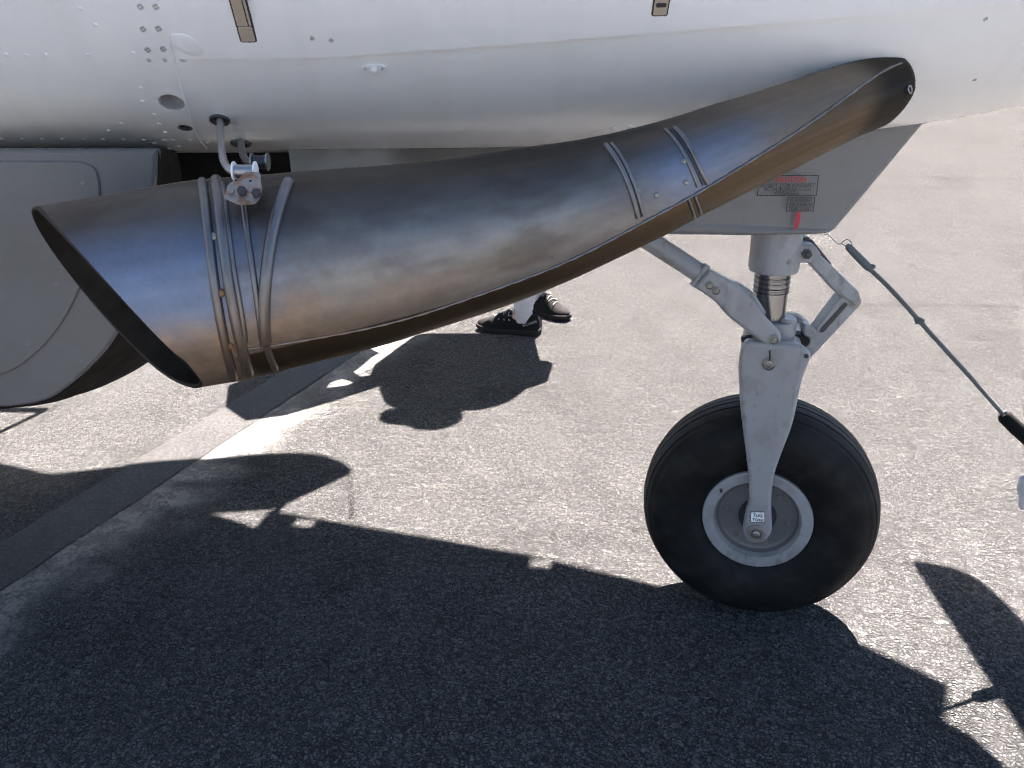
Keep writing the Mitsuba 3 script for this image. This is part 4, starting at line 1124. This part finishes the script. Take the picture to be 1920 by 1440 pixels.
def shoe(o, yaw, name, lbl):
    """Low black trainer, toe along +x in its own frame, heel at x=-0.085, 0.30 m long."""
    a = math.radians(yaw)
    M = np.eye(4); M[:3, :3] = [[math.cos(a), -math.sin(a), 0], [math.sin(a), math.cos(a), 0], [0, 0, 1]]; M[:3, 3] = o
    S = [0.0, 0.04, 0.12, 0.25, 0.38, 0.5, 0.62, 0.74, 0.86, 0.95, 1.0]
    W = [0.020, 0.031, 0.036, 0.036, 0.036, 0.039, 0.045, 0.048, 0.044, 0.031, 0.012]
    H = [0.080, 0.096, 0.094, 0.082, 0.098, 0.106, 0.090, 0.070, 0.058, 0.050, 0.040]
    rings = []
    for s in np.linspace(0, 1, 40):
        w, h = np.interp(s, S, W), np.interp(s, S, H)
        th = np.linspace(0, 2 * np.pi, 32, endpoint=False)
        c, sn = np.cos(th), np.sin(th)
        y = w * np.sign(c) * np.abs(c) ** 0.75 * (1 - 0.28 * np.clip(sn, 0, 1) ** 1.5)
        z = 0.024 + np.where(sn > 0, (h - 0.024) * np.abs(sn) ** 0.8, -0.006 * np.abs(sn))
        rings.append(np.c_[np.full(32, -0.085 + 0.298 * s), y, z])
    up = loft(rings)
    k = PE + '__' + name
    up.apply_transform(M)
    key = add(k, up, 'shoe_black', smooth=40, label=lbl)
    out = [(-0.088 + 0.305 * s, sg * (np.interp(s, S, W) + 0.005)) for sg, ss in ((1, np.linspace(0.0, 1, 30)), (-1, np.linspace(1, 0.0, 30))) for s in ss]
    sole = slab2d(out, 0.024, 0.005)
    # the sole waves up at the arch and toe
    sole.apply_translation([0, 0, 0.026])
    x = sole.vertices[:, 0]
    topv = sole.vertices[:, 2] > 0.014
    sole.vertices[:, 2] += np.where(topv, 0.006 * np.exp(-((x + 0.08) / 0.06) ** 2) + 0.006 * np.exp(-((x - 0.21) / 0.05) ** 2), 0.012 * np.exp(-((x - 0.225) / 0.05) ** 2))
    sole.apply_transform(M)
    add(key + '__sole', sole, 'sole_grey', smooth=35)
    la = []
    for q in range(5):
        x0 = 0.045 + 0.021 * q
        s = (x0 + 0.085) / 0.298
        h, w = np.interp(s, S, H), np.interp(s, S, W)
        yy = np.linspace(-0.7, 0.7, 9)
        p = np.c_[x0 + 0.010 * yy * (1 if q % 2 else -1), yy * w * 0.75, 0.024 + (h - 0.024) * (1 - np.abs(yy) ** 2.2 * 0.35) + 0.003]
        la.append(tube(p, 0.0028, 8))
    p = spline([(0.035, 0, 0.112), (0.04, 0.02, 0.122), (0.02, 0.045, 0.112), (0.035, 0.05, 0.098), (0.05, 0.02, 0.108)], 24)
    la.append(tube(p, 0.0022, 8))
    L_ = cat(*la)
    L_.apply_transform(M)
    add(key + '__laces', L_, 'lace_white', smooth=40)
    return key, M
yawA = math.degrees(math.atan2(0.10, -0.32))
keyA, MA = shoe(np.array([0.045, 3.955, 0.0]), yawA, 'shoe', 'black lace-up shoe pointing left')
keyB, MB = shoe(np.array([0.125, 4.29, 0.0]), -48, 'shoe', 'black lace-up shoe pointing right')
# lettering on the outer heel of the near shoe, and pale eyelets
inv = lambda M, p: (M @ np.r_[p, 1])[:3]
def sidept(x, z, side=1):
    return inv(MA, np.array([x, side, z]))
hu = MA[:3, :3] @ np.array([-1.0, 0.0, 0.0])
tm = meshkit.text_mesh('SALOMON', 0.0105, 0.004, bold=True)
tm.apply_translation([-tm.bounds[:, 0].mean(), 0, 0])
hu2 = hu * math.cos(0.38) + Z_ * math.sin(0.38)
hv2 = -hu * math.sin(0.38) + Z_ * math.cos(0.38)
M4 = np.eye(4); M4[:3, 0], M4[:3, 1], M4[:3, 2], M4[:3, 3] = hu2, hv2, np.cross(hu2, hv2), sidept(-0.048, 0.058, 0.0335)
tm.apply_transform(M4)
add(keyA + '__lettering', tm, 'lace_white')
for x in (0.05, 0.075, 0.10):
    e = trimesh.creation.icosphere(2, 0.0042)
    e.apply_translation(sidept(x, 0.070, 0.0345))
    add(keyA + '__eyelet', e, 'lace_white', smooth=True)
for sd in 'AB':
    a_, c2_, k2_ = J['a' + sd][0], J['c' + sd][0], J['k' + sd][0]
    pr = [a_ - [0, 0, 0.05], a_ - [0, 0, 0.015], a_ + 0.35 * (c2_ - a_), a_ + 0.8 * (c2_ - a_), c2_ + 0.3 * (k2_ - c2_)]
    m = tube(spline(pr, 50), np.interp(np.linspace(0, 1, 50), [0, 0.15, 0.35, 0.6, 0.85, 1], [0.036, 0.043, 0.048, 0.054, 0.066, 0.072]), 44, False)
    dz = meshkit.fbm(np.asarray(m.vertices) * [22, 22, 75], 2)
    m.vertices += m.vertex_normals * ((dz - 0.5) * 0.011 * np.clip((m.vertices[:, 2] - 0.075) / 0.05, 0.1, 1))[:, None]
    add(PE + '__sock', m, 'sock_white', smooth=True, label='crumpled white ankle sock')

# unseen panel and bag made up to fill out the shadow on the apron
zh = 1.13
shade_of = lambda L: Polygon([on_ground(*q)[:2] + SUN[:2] * zh for q in L])
pp = shade_of([(430, 722), (424, 764), (462, 790), (540, 778), (640, 748), (720, 722), (735, 705), (689, 705), (676, 707), (664, 698), (677, 689), (700, 669), (713, 663), (690, 652), (640, 655), (560, 672)])
pp = pp.difference(shade_of([(602, 741), (621, 717), (644, 711), (676, 720), (659, 732)]))
hm = trimesh.creation.extrude_polygon(pp if pp.geom_type == 'Polygon' else max(pp.geoms, key=lambda g: g.area), 0.015, engine='earcut')
hm.apply_translation([0, 0, zh])
add('unseen_shadow_panel', hm, 'gear_paint', label='unseen flat panel added behind the pipe to cast the left part of the shadow', category='panel')
bagc = np.array([-0.17, 4.06, 0.56])
bag = tomesh(m3.Manifold.batch_hull([m3.Manifold.sphere(0.06, 20).translate([float(bagc[0] + x), float(bagc[1] + y), float(bagc[2] + z)]) for x in (-0.14, 0.10) for y in (-0.04, 0.06) for z in (-0.16, 0.42)]))
strapm = tube(spline([bagc + [-0.1, 0, 0.36], bagc + [-0.03, 0.02, 0.55], hipc + [-0.05, -0.10, 0.60], bagc + [0.12, 0.03, 0.52], bagc + [0.1, 0, 0.36]], 40), 0.012, 8)
labels['unseen_shadow_bag'] = {'label': 'unseen bag shape added behind the pipe to fill out the person shadow', 'category': 'bag'}
add('unseen_shadow_bag__pouch', bag, 'cloth_blue', smooth=40)  # unseen bag sized to close gaps in the cast shadow
add('unseen_shadow_bag__strap', strapm, 'cloth_blue', smooth=40)
